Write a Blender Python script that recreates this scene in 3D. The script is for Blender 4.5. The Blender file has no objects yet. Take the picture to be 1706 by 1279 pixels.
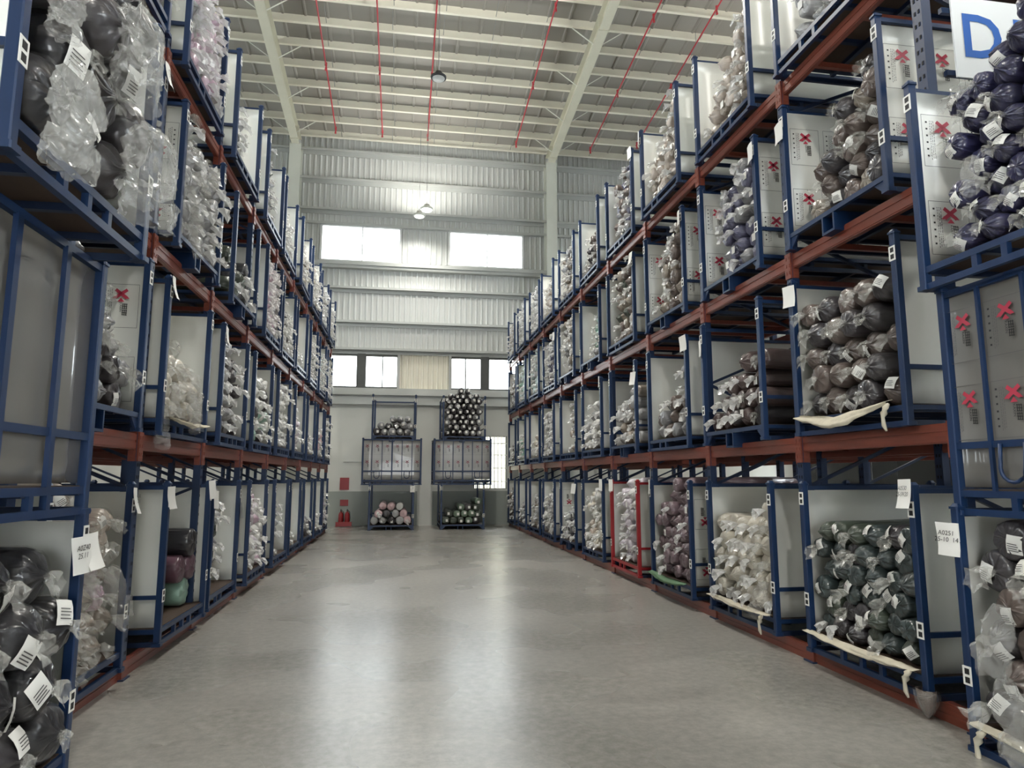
import bpy, math, random
import numpy as np
from mathutils import Vector, Matrix, Euler, noise

SC = bpy.context.scene
COL = SC.collection
PI = math.pi
RND = random.Random(7)

# ------------------------------------------------------------------ camera, world, exposure
F_PX, CXP, CYP = 1130.0, 853.0, 639.5
PITCH = math.atan(155 / F_PX)
YAW = math.atan(185 * math.cos(PITCH) / F_PX)
EYE = Vector((0, 0, 1.6))
cam_data = bpy.data.cameras.new('camera')
cam_data.sensor_fit = 'HORIZONTAL'
cam_data.sensor_width = 36.0
cam_data.lens = 36.0 * F_PX / 1706.0
cam_data.clip_start = 0.05
cam_data.clip_end = 300
cam = bpy.data.objects.new('camera', cam_data)
COL.objects.link(cam)
cam.location = EYE
cam.rotation_euler = (PI / 2 + PITCH, 0, -YAW)
SC.camera = cam

SC.view_settings.view_transform = 'Standard'
SC.view_settings.look = 'None'
SC.view_settings.gamma = 1.0
SC.view_settings.use_curve_mapping = False
SC.view_settings.exposure = 2.2

world = bpy.data.worlds.new('overcast_sky')
SC.world = world
world.use_nodes = True
wn = world.node_tree.nodes
bg = wn['Background']
bg.inputs['Color'].default_value = (0.93, 0.97, 1.0, 1)
bg.inputs['Strength'].default_value = 3.2

LAMP_POWER = 560.0


def lin(c):
    return tuple((v / 255 / 12.92) if v / 255 <= 0.04045 else ((v / 255 + 0.055) / 1.055) ** 2.4 for v in c)


# ------------------------------------------------------------------ materials
MATS = {}


def new_mat(name):
    m = bpy.data.materials.new(name)
    m.use_nodes = True
    return m, m.node_tree.nodes, m.node_tree.links, m.node_tree.nodes['Principled BSDF']


def plain(name, rgb, rough=0.5, metal=0.0, var=0.06, scale=6.0, bump=0.0, bscale=60.0, stretch=None, coat=0.0):
    """principled material with slight procedural colour variation and grain"""
    m, n, l, p = new_mat(name)
    tc = n.new('ShaderNodeTexCoord')
    src = tc.outputs['Object']
    if stretch:
        mp = n.new('ShaderNodeMapping')
        mp.inputs['Scale'].default_value = stretch
        l.new(src, mp.inputs['Vector'])
        src = mp.outputs['Vector']
    nz = n.new('ShaderNodeTexNoise')
    nz.inputs['Scale'].default_value = scale
    nz.inputs['Detail'].default_value = 4
    l.new(src, nz.inputs['Vector'])
    c = lin(rgb)
    mx = n.new('ShaderNodeMix')
    mx.data_type = 'RGBA'
    mx.inputs[6].default_value = (*[v * (1 - 2.2 * var) for v in c], 1)
    mx.inputs[7].default_value = (*[min(1, v * (1 + 2.2 * var)) for v in c], 1)
    l.new(nz.outputs['Fac'], mx.inputs[0])
    l.new(mx.outputs[2], p.inputs['Base Color'])
    p.inputs['Roughness'].default_value = rough
    p.inputs['Metallic'].default_value = metal
    p.inputs['Coat Weight'].default_value = coat
    if bump:
        nb = n.new('ShaderNodeTexNoise')
        nb.inputs['Scale'].default_value = bscale
        l.new(src, nb.inputs['Vector'])
        bp = n.new('ShaderNodeBump')
        bp.inputs['Strength'].default_value = bump
        bp.inputs['Distance'].default_value = 0.01
        l.new(nb.outputs['Fac'], bp.inputs['Height'])
        l.new(bp.outputs['Normal'], p.inputs['Normal'])
    MATS[name] = m
    return m


plain('blue_paint', (15, 43, 80), 0.42, 0.0, 0.07, 9)
plain('blue_paint_dark', (16, 34, 62), 0.45, 0.0, 0.08, 9)
plain('red_paint', (150, 28, 34), 0.42, 0.0, 0.07, 9)
plain('beam_red', (120, 60, 45), 0.38, 0.0, 0.16, 5, stretch=(6, 0.6, 6))
plain('rack_blue', (16, 40, 74), 0.42, 0.0, 0.08, 9)
plain('hole_dark', (12, 14, 20), 0.8)
plain('white_board', (226, 226, 218), 0.34, 0.0, 0.02, 2.5, bump=0.05, bscale=5)
plain('clear_board', (176, 176, 174), 0.28, 0.0, 0.05, 3.0, bump=0.35, bscale=7, coat=0.25)
plain('sleeve_board', (120, 118, 114), 0.2, 0.0, 0.06, 3.0, bump=0.35, bscale=5, stretch=(1, 1, 0.35), coat=0.4)
plain('plywood', (70, 54, 42), 0.7, 0.0, 0.12, 4, stretch=(1, 8, 1))
plain('paper_white', (232, 231, 226), 0.7, 0.0, 0.02, 10)
plain('ink_black', (26, 26, 28), 0.6)
plain('ink_grey', (86, 84, 84), 0.6)
plain('print_red', (182, 56, 78), 0.5)
plain('print_faded', (150, 96, 104), 0.5)
plain('ink_faded', (128, 126, 126), 0.6)
plain('sign_white', (235, 238, 238), 0.3, 0.0, 0.02, 2)
plain('sign_blue', (24, 94, 180), 0.35)
plain('steel_white', (196, 194, 176), 0.5, 0.0, 0.05, 2)
plain('column_white', (204, 206, 196), 0.5, 0.0, 0.03, 2)
plain('roof_sheet', (150, 147, 140), 0.55, 0.0, 0.05, 0.6)
plain('purlin_paint', (232, 228, 212), 0.42, 0.0, 0.04, 1.5)
plain('wall_sheet', (196, 198, 195), 0.45, 0.0, 0.03, 0.8)
plain('side_cladding', (58, 60, 62), 0.6, 0.0, 0.03, 0.8)  # dark base colour paints shade into the gaps behind the racks
plain('girt_grey', (178, 180, 176), 0.5, 0.0, 0.04, 1.5)
plain('plaster_cream', (206, 206, 199), 0.8, 0.0, 0.03, 1.2, bump=0.1, bscale=30)
plain('dado_grey', (148, 153, 146), 0.7, 0.0, 0.04, 1.2)
plain('window_frame', (222, 224, 222), 0.4)
plain('mullion_dark', (78, 80, 78), 0.5)
plain('pipe_red', (176, 52, 62), 0.4, 0.0, 0.15, 1.2)
plain('lamp_black', (40, 40, 42), 0.5)
plain('galv_steel', (150, 152, 152), 0.35, 0.6, 0.05, 4)
plain('fire_red', (138, 28, 30), 0.3)
plain('rag_cream', (206, 198, 178), 0.85, 0.0, 0.08, 14, bump=0.4, bscale=40)
plain('rag_green', (96, 128, 96), 0.8, 0.0, 0.1, 14, bump=0.4, bscale=40)
plain('outside_cladding', (212, 206, 190), 0.7)
plain('outside_ground', (150, 148, 140), 0.9)


def emit_mat(name, rgb, strength):
    m, n, l, p = new_mat(name)
    p.inputs['Base Color'].default_value = (*lin(rgb), 1)
    p.inputs['Emission Color'].default_value = (*lin(rgb), 1)
    p.inputs['Emission Strength'].default_value = strength
    MATS[name] = m


emit_mat('lamp_glow', (255, 252, 244), 9.0)
emit_mat('lamp_glow_dim', (250, 250, 244), 0.5)
plain('lamp_lens_off', (196, 198, 196), 0.3)


def glass_mat():
    m, n, l, p = new_mat('window_glass')
    tr = n.new('ShaderNodeBsdfTransparent')
    tr.inputs['Color'].default_value = (0.94, 0.96, 0.96, 1)
    gl = n.new('ShaderNodeBsdfGlossy')
    gl.inputs['Roughness'].default_value = 0.03
    lw = n.new('ShaderNodeFresnel')
    lw.inputs['IOR'].default_value = 1.45
    mx = n.new('ShaderNodeMixShader')
    l.new(lw.outputs['Fac'], mx.inputs['Fac'])
    l.new(tr.outputs[0], mx.inputs[1])
    l.new(gl.outputs[0], mx.inputs[2])
    l.new(mx.outputs[0], n['Material Output'].inputs['Surface'])
    MATS['window_glass'] = m


glass_mat()


def floor_mat():
    m, n, l, p = new_mat('polished_concrete')
    tc = n.new('ShaderNodeTexCoord')
    a = n.new('ShaderNodeTexNoise'); a.inputs['Scale'].default_value = 0.7; a.inputs['Detail'].default_value = 2; a.inputs['Roughness'].default_value = 0.4; a.inputs['Distortion'].default_value = 0.2
    b = n.new('ShaderNodeTexNoise'); b.inputs['Scale'].default_value = 14; b.inputs['Detail'].default_value = 5; b.inputs['Roughness'].default_value = 0.7
    v = n.new('ShaderNodeTexVoronoi'); v.inputs['Scale'].default_value = 3.1
    for t in (a, b, v):
        l.new(tc.outputs['Object'], t.inputs['Vector'])
    r1 = n.new('ShaderNodeValToRGB')
    r1.color_ramp.elements[0].position = 0.22; r1.color_ramp.elements[0].color = (*lin((142, 140, 134)), 1)
    r1.color_ramp.elements[1].position = 0.8; r1.color_ramp.elements[1].color = (*lin((176, 173, 167)), 1)
    l.new(a.outputs['Fac'], r1.inputs['Fac'])
    r2 = n.new('ShaderNodeValToRGB')
    r2.color_ramp.elements[0].position = 0.35; r2.color_ramp.elements[0].color = (0.74, 0.74, 0.73, 1)
    r2.color_ramp.elements[1].position = 0.65; r2.color_ramp.elements[1].color = (1.06, 1.06, 1.05, 1)
    l.new(b.outputs['Fac'], r2.inputs['Fac'])
    mm = n.new('ShaderNodeMix'); mm.data_type = 'RGBA'; mm.blend_type = 'MULTIPLY'; mm.inputs[0].default_value = 1
    l.new(r1.outputs['Color'], mm.inputs[6]); l.new(r2.outputs['Color'], mm.inputs[7])
    # small dark specks
    r3 = n.new('ShaderNodeValToRGB')
    r3.color_ramp.elements[0].position = 0.012; r3.color_ramp.elements[0].color = (0.35, 0.35, 0.35, 1)
    r3.color_ramp.elements[1].position = 0.02; r3.color_ramp.elements[1].color = (1, 1, 1, 1)
    l.new(v.outputs['Distance'], r3.inputs['Fac'])
    m3 = n.new('ShaderNodeMix'); m3.data_type = 'RGBA'; m3.blend_type = 'MULTIPLY'; m3.inputs[0].default_value = 1
    l.new(mm.outputs[2], m3.inputs[6]); l.new(r3.outputs['Color'], m3.inputs[7])
    l.new(m3.outputs[2], p.inputs['Base Color'])
    rr = n.new('ShaderNodeMapRange')
    rr.inputs['To Min'].default_value = 0.22; rr.inputs['To Max'].default_value = 0.33
    l.new(a.outputs['Fac'], rr.inputs['Value'])
    l.new(rr.outputs['Result'], p.inputs['Roughness'])
    p.inputs['Specular IOR Level'].default_value = 0.6
    bp = n.new('ShaderNodeBump'); bp.inputs['Strength'].default_value = 0.12; bp.inputs['Distance'].default_value = 0.004
    w = n.new('ShaderNodeTexNoise'); w.inputs['Scale'].default_value = 9; w.inputs['Detail'].default_value = 3
    l.new(tc.outputs['Object'], w.inputs['Vector'])
    l.new(w.outputs['Fac'], bp.inputs['Height'])
    l.new(bp.outputs['Normal'], p.inputs['Normal'])
    MATS['polished_concrete'] = m


floor_mat()

FILM_TINT = lin((206, 206, 202))


def crease_nodes(n, l, scale, use_random=True):
    """coordinates shifted per object and a ridged noise that looks like creased film; returns a factor socket"""
    tc = n.new('ShaderNodeTexCoord')
    oi = n.new('ShaderNodeObjectInfo')
    add = n.new('ShaderNodeVectorMath'); add.operation = 'ADD'
    sc = n.new('ShaderNodeVectorMath'); sc.operation = 'SCALE'; sc.inputs[0].default_value = (7.3, 3.1, 5.7)
    l.new(oi.outputs['Random'], sc.inputs['Scale'])
    l.new(tc.outputs['Object'], add.inputs[0]); l.new(sc.outputs[0], add.inputs[1])
    nz = n.new('ShaderNodeTexNoise')
    nz.noise_type = 'RIDGED_MULTIFRACTAL'
    nz.inputs['Scale'].default_value = scale
    nz.inputs['Detail'].default_value = 4
    nz.inputs['Distortion'].default_value = 1.1
    l.new(add.outputs[0], nz.inputs['Vector'])
    return nz.outputs['Fac'], add.outputs[0]


def wrapped_mat(key, rgb, film=0.42):
    """fabric seen through a tight clear film: fabric colour, whitened along creases that run to the knot (film tone plus painted highlights), glossy and creased"""
    m, n, l, p = new_mat('wrapped_' + key)
    at = n.new('ShaderNodeAttribute'); at.attribute_name = 'roll_co'
    oi = n.new('ShaderNodeObjectInfo')
    sx = n.new('ShaderNodeSeparateXYZ'); l.new(at.outputs['Vector'], sx.inputs[0])
    flat = n.new('ShaderNodeCombineXYZ'); l.new(sx.outputs['X'], flat.inputs['X']); l.new(sx.outputs['Z'], flat.inputs['Z'])
    nrm = n.new('ShaderNodeVectorMath'); nrm.operation = 'NORMALIZE'; l.new(flat.outputs[0], nrm.inputs[0])
    ln = n.new('ShaderNodeVectorMath'); ln.operation = 'LENGTH'; l.new(flat.outputs[0], ln.inputs[0])
    s1 = n.new('ShaderNodeVectorMath'); s1.operation = 'SCALE'; l.new(nrm.outputs[0], s1.inputs[0]); s1.inputs['Scale'].default_value = 2.6
    k1 = n.new('ShaderNodeMath'); k1.operation = 'MULTIPLY'; l.new(ln.outputs['Value'], k1.inputs[0]); k1.inputs[1].default_value = 11
    k2 = n.new('ShaderNodeMath'); k2.operation = 'MULTIPLY_ADD'; l.new(sx.outputs['Y'], k2.inputs[0]); k2.inputs[1].default_value = 5.0; l.new(k1.outputs[0], k2.inputs[2])
    k3 = n.new('ShaderNodeMath'); k3.operation = 'MULTIPLY_ADD'; l.new(oi.outputs['Random'], k3.inputs[0]); k3.inputs[1].default_value = 40.0; l.new(k2.outputs[0], k3.inputs[2])
    dn = n.new('ShaderNodeCombineXYZ'); l.new(k3.outputs[0], dn.inputs['Y'])
    ad = n.new('ShaderNodeVectorMath'); ad.operation = 'ADD'; l.new(s1.outputs[0], ad.inputs[0]); l.new(dn.outputs[0], ad.inputs[1])
    nz = n.new('ShaderNodeTexNoise'); nz.noise_type = 'RIDGED_MULTIFRACTAL'
    nz.inputs['Scale'].default_value = 1.25; nz.inputs['Detail'].default_value = 3; nz.inputs['Distortion'].default_value = 0.5
    l.new(ad.outputs[0], nz.inputs['Vector'])
    fac = nz.outputs['Fac']
    rp = n.new('ShaderNodeValToRGB')
    rp.color_ramp.elements[0].position = 0.55; rp.color_ramp.elements[0].color = (0, 0, 0, 1)
    rp.color_ramp.elements[1].position = 1.0; rp.color_ramp.elements[1].color = (film, film, film, 1)  # streak whiteness, raised to paint highlights on the pleats
    l.new(fac, rp.inputs['Fac'])
    c = lin(rgb)
    lo = n.new('ShaderNodeTexNoise'); lo.inputs['Scale'].default_value = 4
    l.new(at.outputs['Vector'], lo.inputs['Vector'])
    mc = n.new('ShaderNodeMix'); mc.data_type = 'RGBA'
    mc.inputs[6].default_value = (*[v * 0.72 for v in c], 1); mc.inputs[7].default_value = (*[min(1, v * 1.25) for v in c], 1)
    l.new(lo.outputs['Fac'], mc.inputs[0])
    mx = n.new('ShaderNodeMix'); mx.data_type = 'RGBA'
    l.new(rp.outputs['Color'], mx.inputs[0])
    l.new(mc.outputs[2], mx.inputs[6]); mx.inputs[7].default_value = (*FILM_TINT, 1)
    l.new(mx.outputs[2], p.inputs['Base Color'])
    p.inputs['Roughness'].default_value = 0.34
    p.inputs['Coat Weight'].default_value = 0.6
    p.inputs['Coat Roughness'].default_value = 0.08
    bp = n.new('ShaderNodeBump'); bp.inputs['Strength'].default_value = 0.8; bp.inputs['Distance'].default_value = 0.014
    l.new(fac, bp.inputs['Height'])
    l.new(bp.outputs['Normal'], p.inputs['Normal'])
    l.new(bp.outputs['Normal'], p.inputs['Coat Normal'])
    MATS['wrapped_' + key] = m
    return m


def film_mat(key, lo, hi, rgb=(226, 226, 222)):
    """loose clear polythene: partly see-through, whiter along creases, glossy"""
    m, n, l, p = new_mat(key)
    fac, vec = crease_nodes(n, l, 16)
    mr = n.new('ShaderNodeMapRange')
    mr.inputs['From Min'].default_value = 0.2; mr.inputs['From Max'].default_value = 1.1
    mr.inputs['To Min'].default_value = lo; mr.inputs['To Max'].default_value = hi
    l.new(fac, mr.inputs['Value'])
    tr = n.new('ShaderNodeBsdfTransparent'); tr.inputs['Color'].default_value = (0.95, 0.95, 0.95, 1)
    p.inputs['Base Color'].default_value = (*lin(rgb), 1)
    p.inputs['Roughness'].default_value = 0.11
    p.inputs['Specular IOR Level'].default_value = 1.0
    bp = n.new('ShaderNodeBump'); bp.inputs['Strength'].default_value = 0.7; bp.inputs['Distance'].default_value = 0.01
    l.new(fac, bp.inputs['Height']); l.new(bp.outputs['Normal'], p.inputs['Normal'])
    mx = n.new('ShaderNodeMixShader')
    l.new(mr.outputs['Result'], mx.inputs['Fac'])
    l.new(tr.outputs[0], mx.inputs[1]); l.new(p.outputs[0], mx.inputs[2])
    l.new(mx.outputs[0], n['Material Output'].inputs['Surface'])
    MATS[key] = m


film_mat('film_loose', 0.14, 0.6)
film_mat('film_far_lit', 0.55, 1.0, (240, 240, 238))  # far film painted whiter to stand for window light on it
film_mat('film_bag', 0.24, 0.8)
film_mat('film_tight', 0.015, 0.22)
film_mat('film_knot', 0.22, 0.75, (226, 226, 220))

COLORS = {
    'navy': (46, 46, 78), 'charcoal': (66, 63, 66), 'umber': (104, 92, 86), 'teal': (60, 70, 70), 'cream': (206, 200, 186),
    'mauve': (124, 106, 112), 'lilac': (206, 198, 206), 'grey': (138, 138, 140), 'white': (214, 214, 210), 'black': (42, 42, 46),
    'pink': (212, 182, 184), 'beige': (188, 176, 164), 'green': (104, 122, 104), 'purple': (96, 68, 80), 'mint': (140, 172, 156),
    'taupe': (146, 136, 124), 'silver': (168, 168, 168), 'slate': (92, 92, 116), 'brown': (88, 74, 72), 'rose': (196, 170, 184),
    'aqua': (186, 204, 204), 'moss': (70, 78, 68),
}
for k, v in COLORS.items():
    wrapped_mat(k, v, 0.62 if sum(v) < 360 else 0.45)


# ------------------------------------------------------------------ mesh helpers
class MB:
    def __init__(s):
        s.v, s.f, s.m = [], [], []

    def quad(s, pts, m=0):
        b = len(s.v); s.v += [tuple(p) for p in pts]; s.f.append(tuple(range(b, b + len(pts)))); s.m.append(m)

    def box(s, x0, x1, y0, y1, z0, z1, m=0):
        b = len(s.v)
        s.v += [(x0, y0, z0), (x1, y0, z0), (x1, y1, z0), (x0, y1, z0), (x0, y0, z1), (x1, y0, z1), (x1, y1, z1), (x0, y1, z1)]
        for q in ((0, 3, 2, 1), (4, 5, 6, 7), (0, 1, 5, 4), (1, 2, 6, 5), (2, 3, 7, 6), (3, 0, 4, 7)):
            s.f.append(tuple(b + i for i in q)); s.m.append(m)
        return s

    def prism(s, poly, z0, z1, m=0, axis='z', top=None):
        """extrude a 2-D polygon (counter-clockwise) along an axis; top = scale of the far end"""
        b = len(s.v); k = len(poly); t = top or 1.0

        def P(u, w, h):
            return (u, w, h) if axis == 'z' else ((h, u, w) if axis == 'x' else (w, h, u))
        s.v += [P(u, w, z0) for u, w in poly] + [P(u * t, w * t, z1) for u, w in poly]
        s.f.append(tuple(b + i for i in reversed(range(k)))); s.m.append(m)
        s.f.append(tuple(b + k + i for i in range(k))); s.m.append(m)
        for i in range(k):
            j = (i + 1) % k
            s.f.append((b + i, b + j, b + k + j, b + k + i)); s.m.append(m)
        return s

    def tube(s, pts, r, n=8, m=0, cap=True):
        pts = [Vector(p) for p in pts]
        rings = []
        for i, p in enumerate(pts):
            d = (pts[min(i + 1, len(pts) - 1)] - pts[max(i - 1, 0)]).normalized()
            up = Vector((0, 0, 1)) if abs(d.z) < 0.9 else Vector((1, 0, 0))
            a = d.cross(up).normalized(); c = a.cross(d).normalized()
            rr = r[i] if isinstance(r, (list, tuple)) else r
            b = len(s.v)
            s.v += [tuple(p + (a * math.cos(2 * PI * k / n) + c * math.sin(2 * PI * k / n)) * rr) for k in range(n)]
            rings.append(b)
        for a, b in zip(rings, rings[1:]):
            for k in range(n):
                j = (k + 1) % n
                s.f.append((a + k, a + j, b + j, b + k)); s.m.append(m)
        if cap:
            s.f.append(tuple(rings[0] + k for k in reversed(range(n)))); s.m.append(m)
            s.f.append(tuple(rings[-1] + k for k in range(n))); s.m.append(m)
        return s

    def bar(s, p0, p1, w, h, m=0):
        """rectangular bar between two points (w sideways, h up)"""
        p0, p1 = Vector(p0), Vector(p1)
        d = (p1 - p0).normalized()
        up = Vector((0, 0, 1)) if abs(d.z) < 0.95 else Vector((0, 1, 0))
        a = d.cross(up).normalized() * w / 2; c = a.cross(d).normalized() * h / 2
        b = len(s.v)
        for p in (p0, p1):
            s.v += [tuple(p - a - c), tuple(p + a - c), tuple(p + a + c), tuple(p - a + c)]
        for q in ((0, 3, 2, 1), (4, 5, 6, 7), (0, 1, 5, 4), (1, 2, 6, 5), (2, 3, 7, 6), (3, 0, 4, 7)):
            s.f.append(tuple(b + i for i in q)); s.m.append(m)
        return s

    def lathe(s, prof, n=20, m=0):
        """profile (r, z) turned round z"""
        rings = []
        for r, z in prof:
            rings.append(len(s.v))
            s.v += [(r * math.cos(2 * PI * k / n), r * math.sin(2 * PI * k / n), z) for k in range(n)]
        for a, b in zip(rings, rings[1:]):
            for k in range(n):
                j = (k + 1) % n
                s.f.append((a + k, a + j, b + j, b + k)); s.m.append(m)
        s.f.append(tuple(rings[0] + k for k in reversed(range(n)))); s.m.append(m)
        s.f.append(tuple(rings[-1] + k for k in range(n))); s.m.append(m)
        return s

    def mesh(s, name, mats, smooth=False):
        me = bpy.data.meshes.new(name)
        me.from_pydata(s.v, [], s.f)
        for mt in (mats if isinstance(mats, (list, tuple)) else [mats]):
            me.materials.append(MATS[mt])
        me.polygons.foreach_set('material_index', s.m)
        if smooth:
            me.polygons.foreach_set('use_smooth', [True] * len(s.f))
        me.update()
        return me


def put(name, mesh, parent=None, loc=(0, 0, 0), rot=(0, 0, 0), scale=(1, 1, 1), mat=None):
    o = bpy.data.objects.new(name, mesh)
    COL.objects.link(o)
    o.location = loc; o.rotation_euler = rot; o.scale = scale
    if parent is not None:
        o.parent = parent
    if mat is not None:
        o.material_slots[0].link = 'OBJECT'
        o.material_slots[0].material = MATS[mat]
    return o


def tag(o, label, cat, group=None, kind=None):
    o['label'] = label; o['category'] = cat
    if group: o['group'] = group
    if kind: o['kind'] = kind
    return o


def thing(name, label, cat, loc=(0, 0, 0), rotz=0.0, group=None):
    o = bpy.data.objects.new(name, None)
    COL.objects.link(o)
    o.empty_display_size = 0.1
    o.location = loc; o.rotation_euler = (0, 0, rotz)
    return tag(o, label, cat, group)


def struct(name, mesh, label, cat):
    return tag(put(name, mesh), label, cat, kind='structure')


ORD = ['zeroth', 'first', 'second', 'third', 'fourth', 'fifth', 'sixth', 'seventh', 'eighth', 'ninth', 'tenth', 'eleventh', 'twelfth',
       'thirteenth', 'fourteenth', 'fifteenth', 'sixteenth', 'seventeenth', 'eighteenth', 'nineteenth', 'twentieth']


def text_mesh(body, size, mat, align='LEFT', shear=0.0, offset=0.0):
    cu = bpy.data.curves.new('lettering', 'FONT')
    cu.body = body; cu.size = size; cu.align_x = align; cu.shear = shear; cu.offset = offset
    cu.resolution_u = 3
    ob = bpy.data.objects.new('lettering', cu)
    COL.objects.link(ob)
    bpy.context.view_layer.update()
    me = bpy.data.meshes.new_from_object(ob.evaluated_get(bpy.context.evaluated_depsgraph_get()))
    bpy.data.objects.remove(ob)
    me.materials.clear(); me.materials.append(MATS[mat])
    return me


# ------------------------------------------------------------------ the building shell
XL, XR, YB, YW = -13.0, 14.3, -9.0, 23.3
SLOPE, Z_EAVE = 0.10, 13.55        # underside of roof sheet at the end wall


def roof_z(y):
    return Z_EAVE + SLOPE * (YW - y)


fl = MB(); fl.quad([(XL, YB, 0), (XR, YB, 0), (XR, YW + 0.1, 0), (XL, YW + 0.1, 0)])
fl.box(XL, XR, YB, YW + 0.1, -0.2, -0.001)
struct('floor', fl.mesh('floor', 'polished_concrete'), 'polished grey concrete warehouse floor with soft reflections', 'floor')


def corrugated(x0, x1, z0, z1, y, pitch=0.19, depth=0.035, back=0.02):
    """trapezoid ribbed sheet facing -Y between x0..x1, z0..z1"""
    mb = MB()
    xs = []
    x = x0
    while x < x1:
        for dx, dy in ((0, 0), (0.35, 0), (0.46, -1), (0.66, -1), (0.78, 0)):
            xx = x + dx * pitch
            if xx < x1:
                xs.append((xx, y + dy * depth))
        x += pitch
    xs.append((x1, y))
    b = 0
    for (xa, ya), (xb, yb) in zip(xs, xs[1:]):
        if xb - xa > 1e-6:
            mb.quad([(xa, ya, z0), (xb, yb, z0), (xb, yb, z1), (xa, ya, z1)])
    return mb


# end wall: painted masonry below, ribbed sheet above
wb = MB()
wb.box(XL, 2.46, YW, YW + 0.25, 0, 4.1)
wb.box(3.6, XR, YW, YW + 0.25, 0, 4.1)
wb.box(2.46, 3.6, YW, YW + 0.25, 0, 1.2)
wb.box(2.46, 3.6, YW, YW + 0.25, 3.0, 4.1)
wall = struct('wall_back', wb.mesh('wall_back', 'plaster_cream'), 'end wall, cream masonry below grey ribbed metal sheet with windows', 'wall')
d = MB()
d.box(XL, XR, YW - 0.012, YW + 0.0, 0, 1.13)
put('dado', d.mesh('dado', 'dado_grey'), wall)
d = MB(); d.box(0.55, 1.05, YW - 0.07, YW, 0, 3.95)
put('pilaster', d.mesh('pilaster', 'plaster_cream'), wall)
d = MB()
d.box(XL, XR, YW - 0.16, YW + 0.2, 4.02, 4.14); d.box(XL, XR, YW - 0.10, YW + 0.2, 4.14, 4.34); d.box(XL, XR, YW - 0.20, YW + 0.2, 4.34, 4.44)
d.box(XL, XR, YW - 0.13, YW + 0.2, 4.44, 4.58)
put('ledge', d.mesh('ledge', 'girt_grey'), wall)


def sheet(x0, x1, z0, z1, y=YW):
    bk = MB(); bk.box(x0, x1, y + 0.004, y + 0.05, z0, z1)  # unseen plate added behind the sheet to stop light leaking through
    put('light_leak_plate', bk.mesh('light_leak_plate', 'wall_sheet'), wall)
    put('ribbed_sheet', corrugated(x0, x1, z0, z1, y).mesh('ribbed_sheet', 'wall_sheet'), wall)


W1, W2, WZ0, WZ1 = (-2.88, -0.21), (1.54, 4.16), 9.02, 10.25
sheet(XL, XR, 5.76, WZ0); sheet(XL, W1[0], WZ0, WZ1); sheet(W1[1], W2[0], WZ0, WZ1); sheet(W2[1], XR, WZ0, WZ1)
sheet(XL, XR, WZ1, 13.6)


def girt(z, h=0.16, dpt=0.2):
    g = MB(); g.box(XL, XR, YW - dpt, YW - 0.03, z, z + 0.03); g.box(XL, XR, YW - 0.06, YW - 0.03, z - h, z); g.box(XL, XR, YW - dpt, YW - dpt + 0.02, z - 0.05, z)
    put('girt', g.mesh('girt', 'girt_grey'), wall)


for z in (5.92, 6.86, 8.04, 10.80, 11.9, 12.95):
    girt(z)
g = MB(); g.box(XL, XR, YW - 0.30, YW - 0.02, 8.86, 8.92); g.box(XL, XR, YW - 0.24, YW - 0.02, 8.70, 8.86); g.box(XL, XR, YW - 0.30, YW - 0.28, 8.80, 8.86)
put('window_sill_beam', g.mesh('window_sill_beam', 'girt_grey'), wall)
girt(10.32, 0.05, 0.14)

for i, x in enumerate((-3.80, 5.13)):
    c = MB()
    c.box(x - 0.19, x + 0.19, 22.70, 22.73, 0, 12.9); c.box(x - 0.19, x + 0.19, 23.17, 23.20, 0, 12.9); c.box(x - 0.012, x + 0.012, 22.73, 23.17, 0, 12.9)
    put('column', c.mesh('column', 'column_white'), wall)


def window(idx, x0, x1, z0, z1, bars, y, label, frame='window_frame', fr=0.05):
    f = MB()
    f.box(x0 - 0.02, x1 + 0.02, y - 0.05, y + 0.06, z0 - fr, z0 + 0.02); f.box(x0 - 0.02, x1 + 0.02, y - 0.05, y + 0.06, z1 - 0.02, z1 + fr)
    f.box(x0 - fr, x0 + 0.02, y - 0.05, y + 0.06, z0, z1); f.box(x1 - 0.02, x1 + fr, y - 0.05, y + 0.06, z0, z1)
    w = struct('window_%d' % idx, f.mesh('window_frame', frame), label, 'window')
    edges = [x0] + list(bars) + [x1]
    for b in bars:
        mb = MB(); mb.box(b - 0.02, b + 0.02, y - 0.04, y + 0.05, z0, z1)
        put('mullion', mb.mesh('mullion', frame), w)
    for a, b in zip(edges, edges[1:]):
        mb = MB(); mb.box(a, b, y + 0.0, y + 0.006, z0, z1)
        put('pane', mb.mesh('pane', 'window_glass'), w)
    return w


window(1, W1[0], W1[1], WZ0, WZ1, [-1.5], YW, 'bright wide high window on the left, two panes, in the ribbed end wall')
window(2, W2[0], W2[1], WZ0, WZ1, [2.88], YW, 'bright wide high window on the right, two panes, in the ribbed end wall')
# strip windows above the ledge
widx = 3
strip = [(-1.47, -0.20, 0), (1.66, 2.85, 1)]
window(3, -1.27, -0.20, 4.62, 5.70, [-0.70], YW, 'pair of low strip window panes left of the ribbed infill, above the ledge', 'mullion_dark')
window(4, 1.64, 2.68, 4.62, 5.70, [2.14], YW, 'pair of low strip window panes right of the ribbed infill, above the ledge', 'mullion_dark')
window(5, -4.2, -1.55, 4.62, 5.70, [-2.9], YW, 'low strip window partly hidden by the left rack, above the ledge', 'mullion_dark')
window(6, 2.95, 6.2, 4.62, 5.70, [4.2, 5.2], YW, 'low strip window partly hidden by the right rack, above the ledge', 'mullion_dark')
for x0, x1 in ((-1.55, -1.27), (-0.20, -0.12), (1.56, 1.64), (2.68, 2.95)):
    m = MB(); m.box(x0, x1, YW - 0.08, YW + 0.1, 4.56, 5.76)
    put('strip_post', m.mesh('strip_post', 'mullion_dark' if x1 - x0 > 0.1 else 'girt_grey'), wall)
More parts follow.
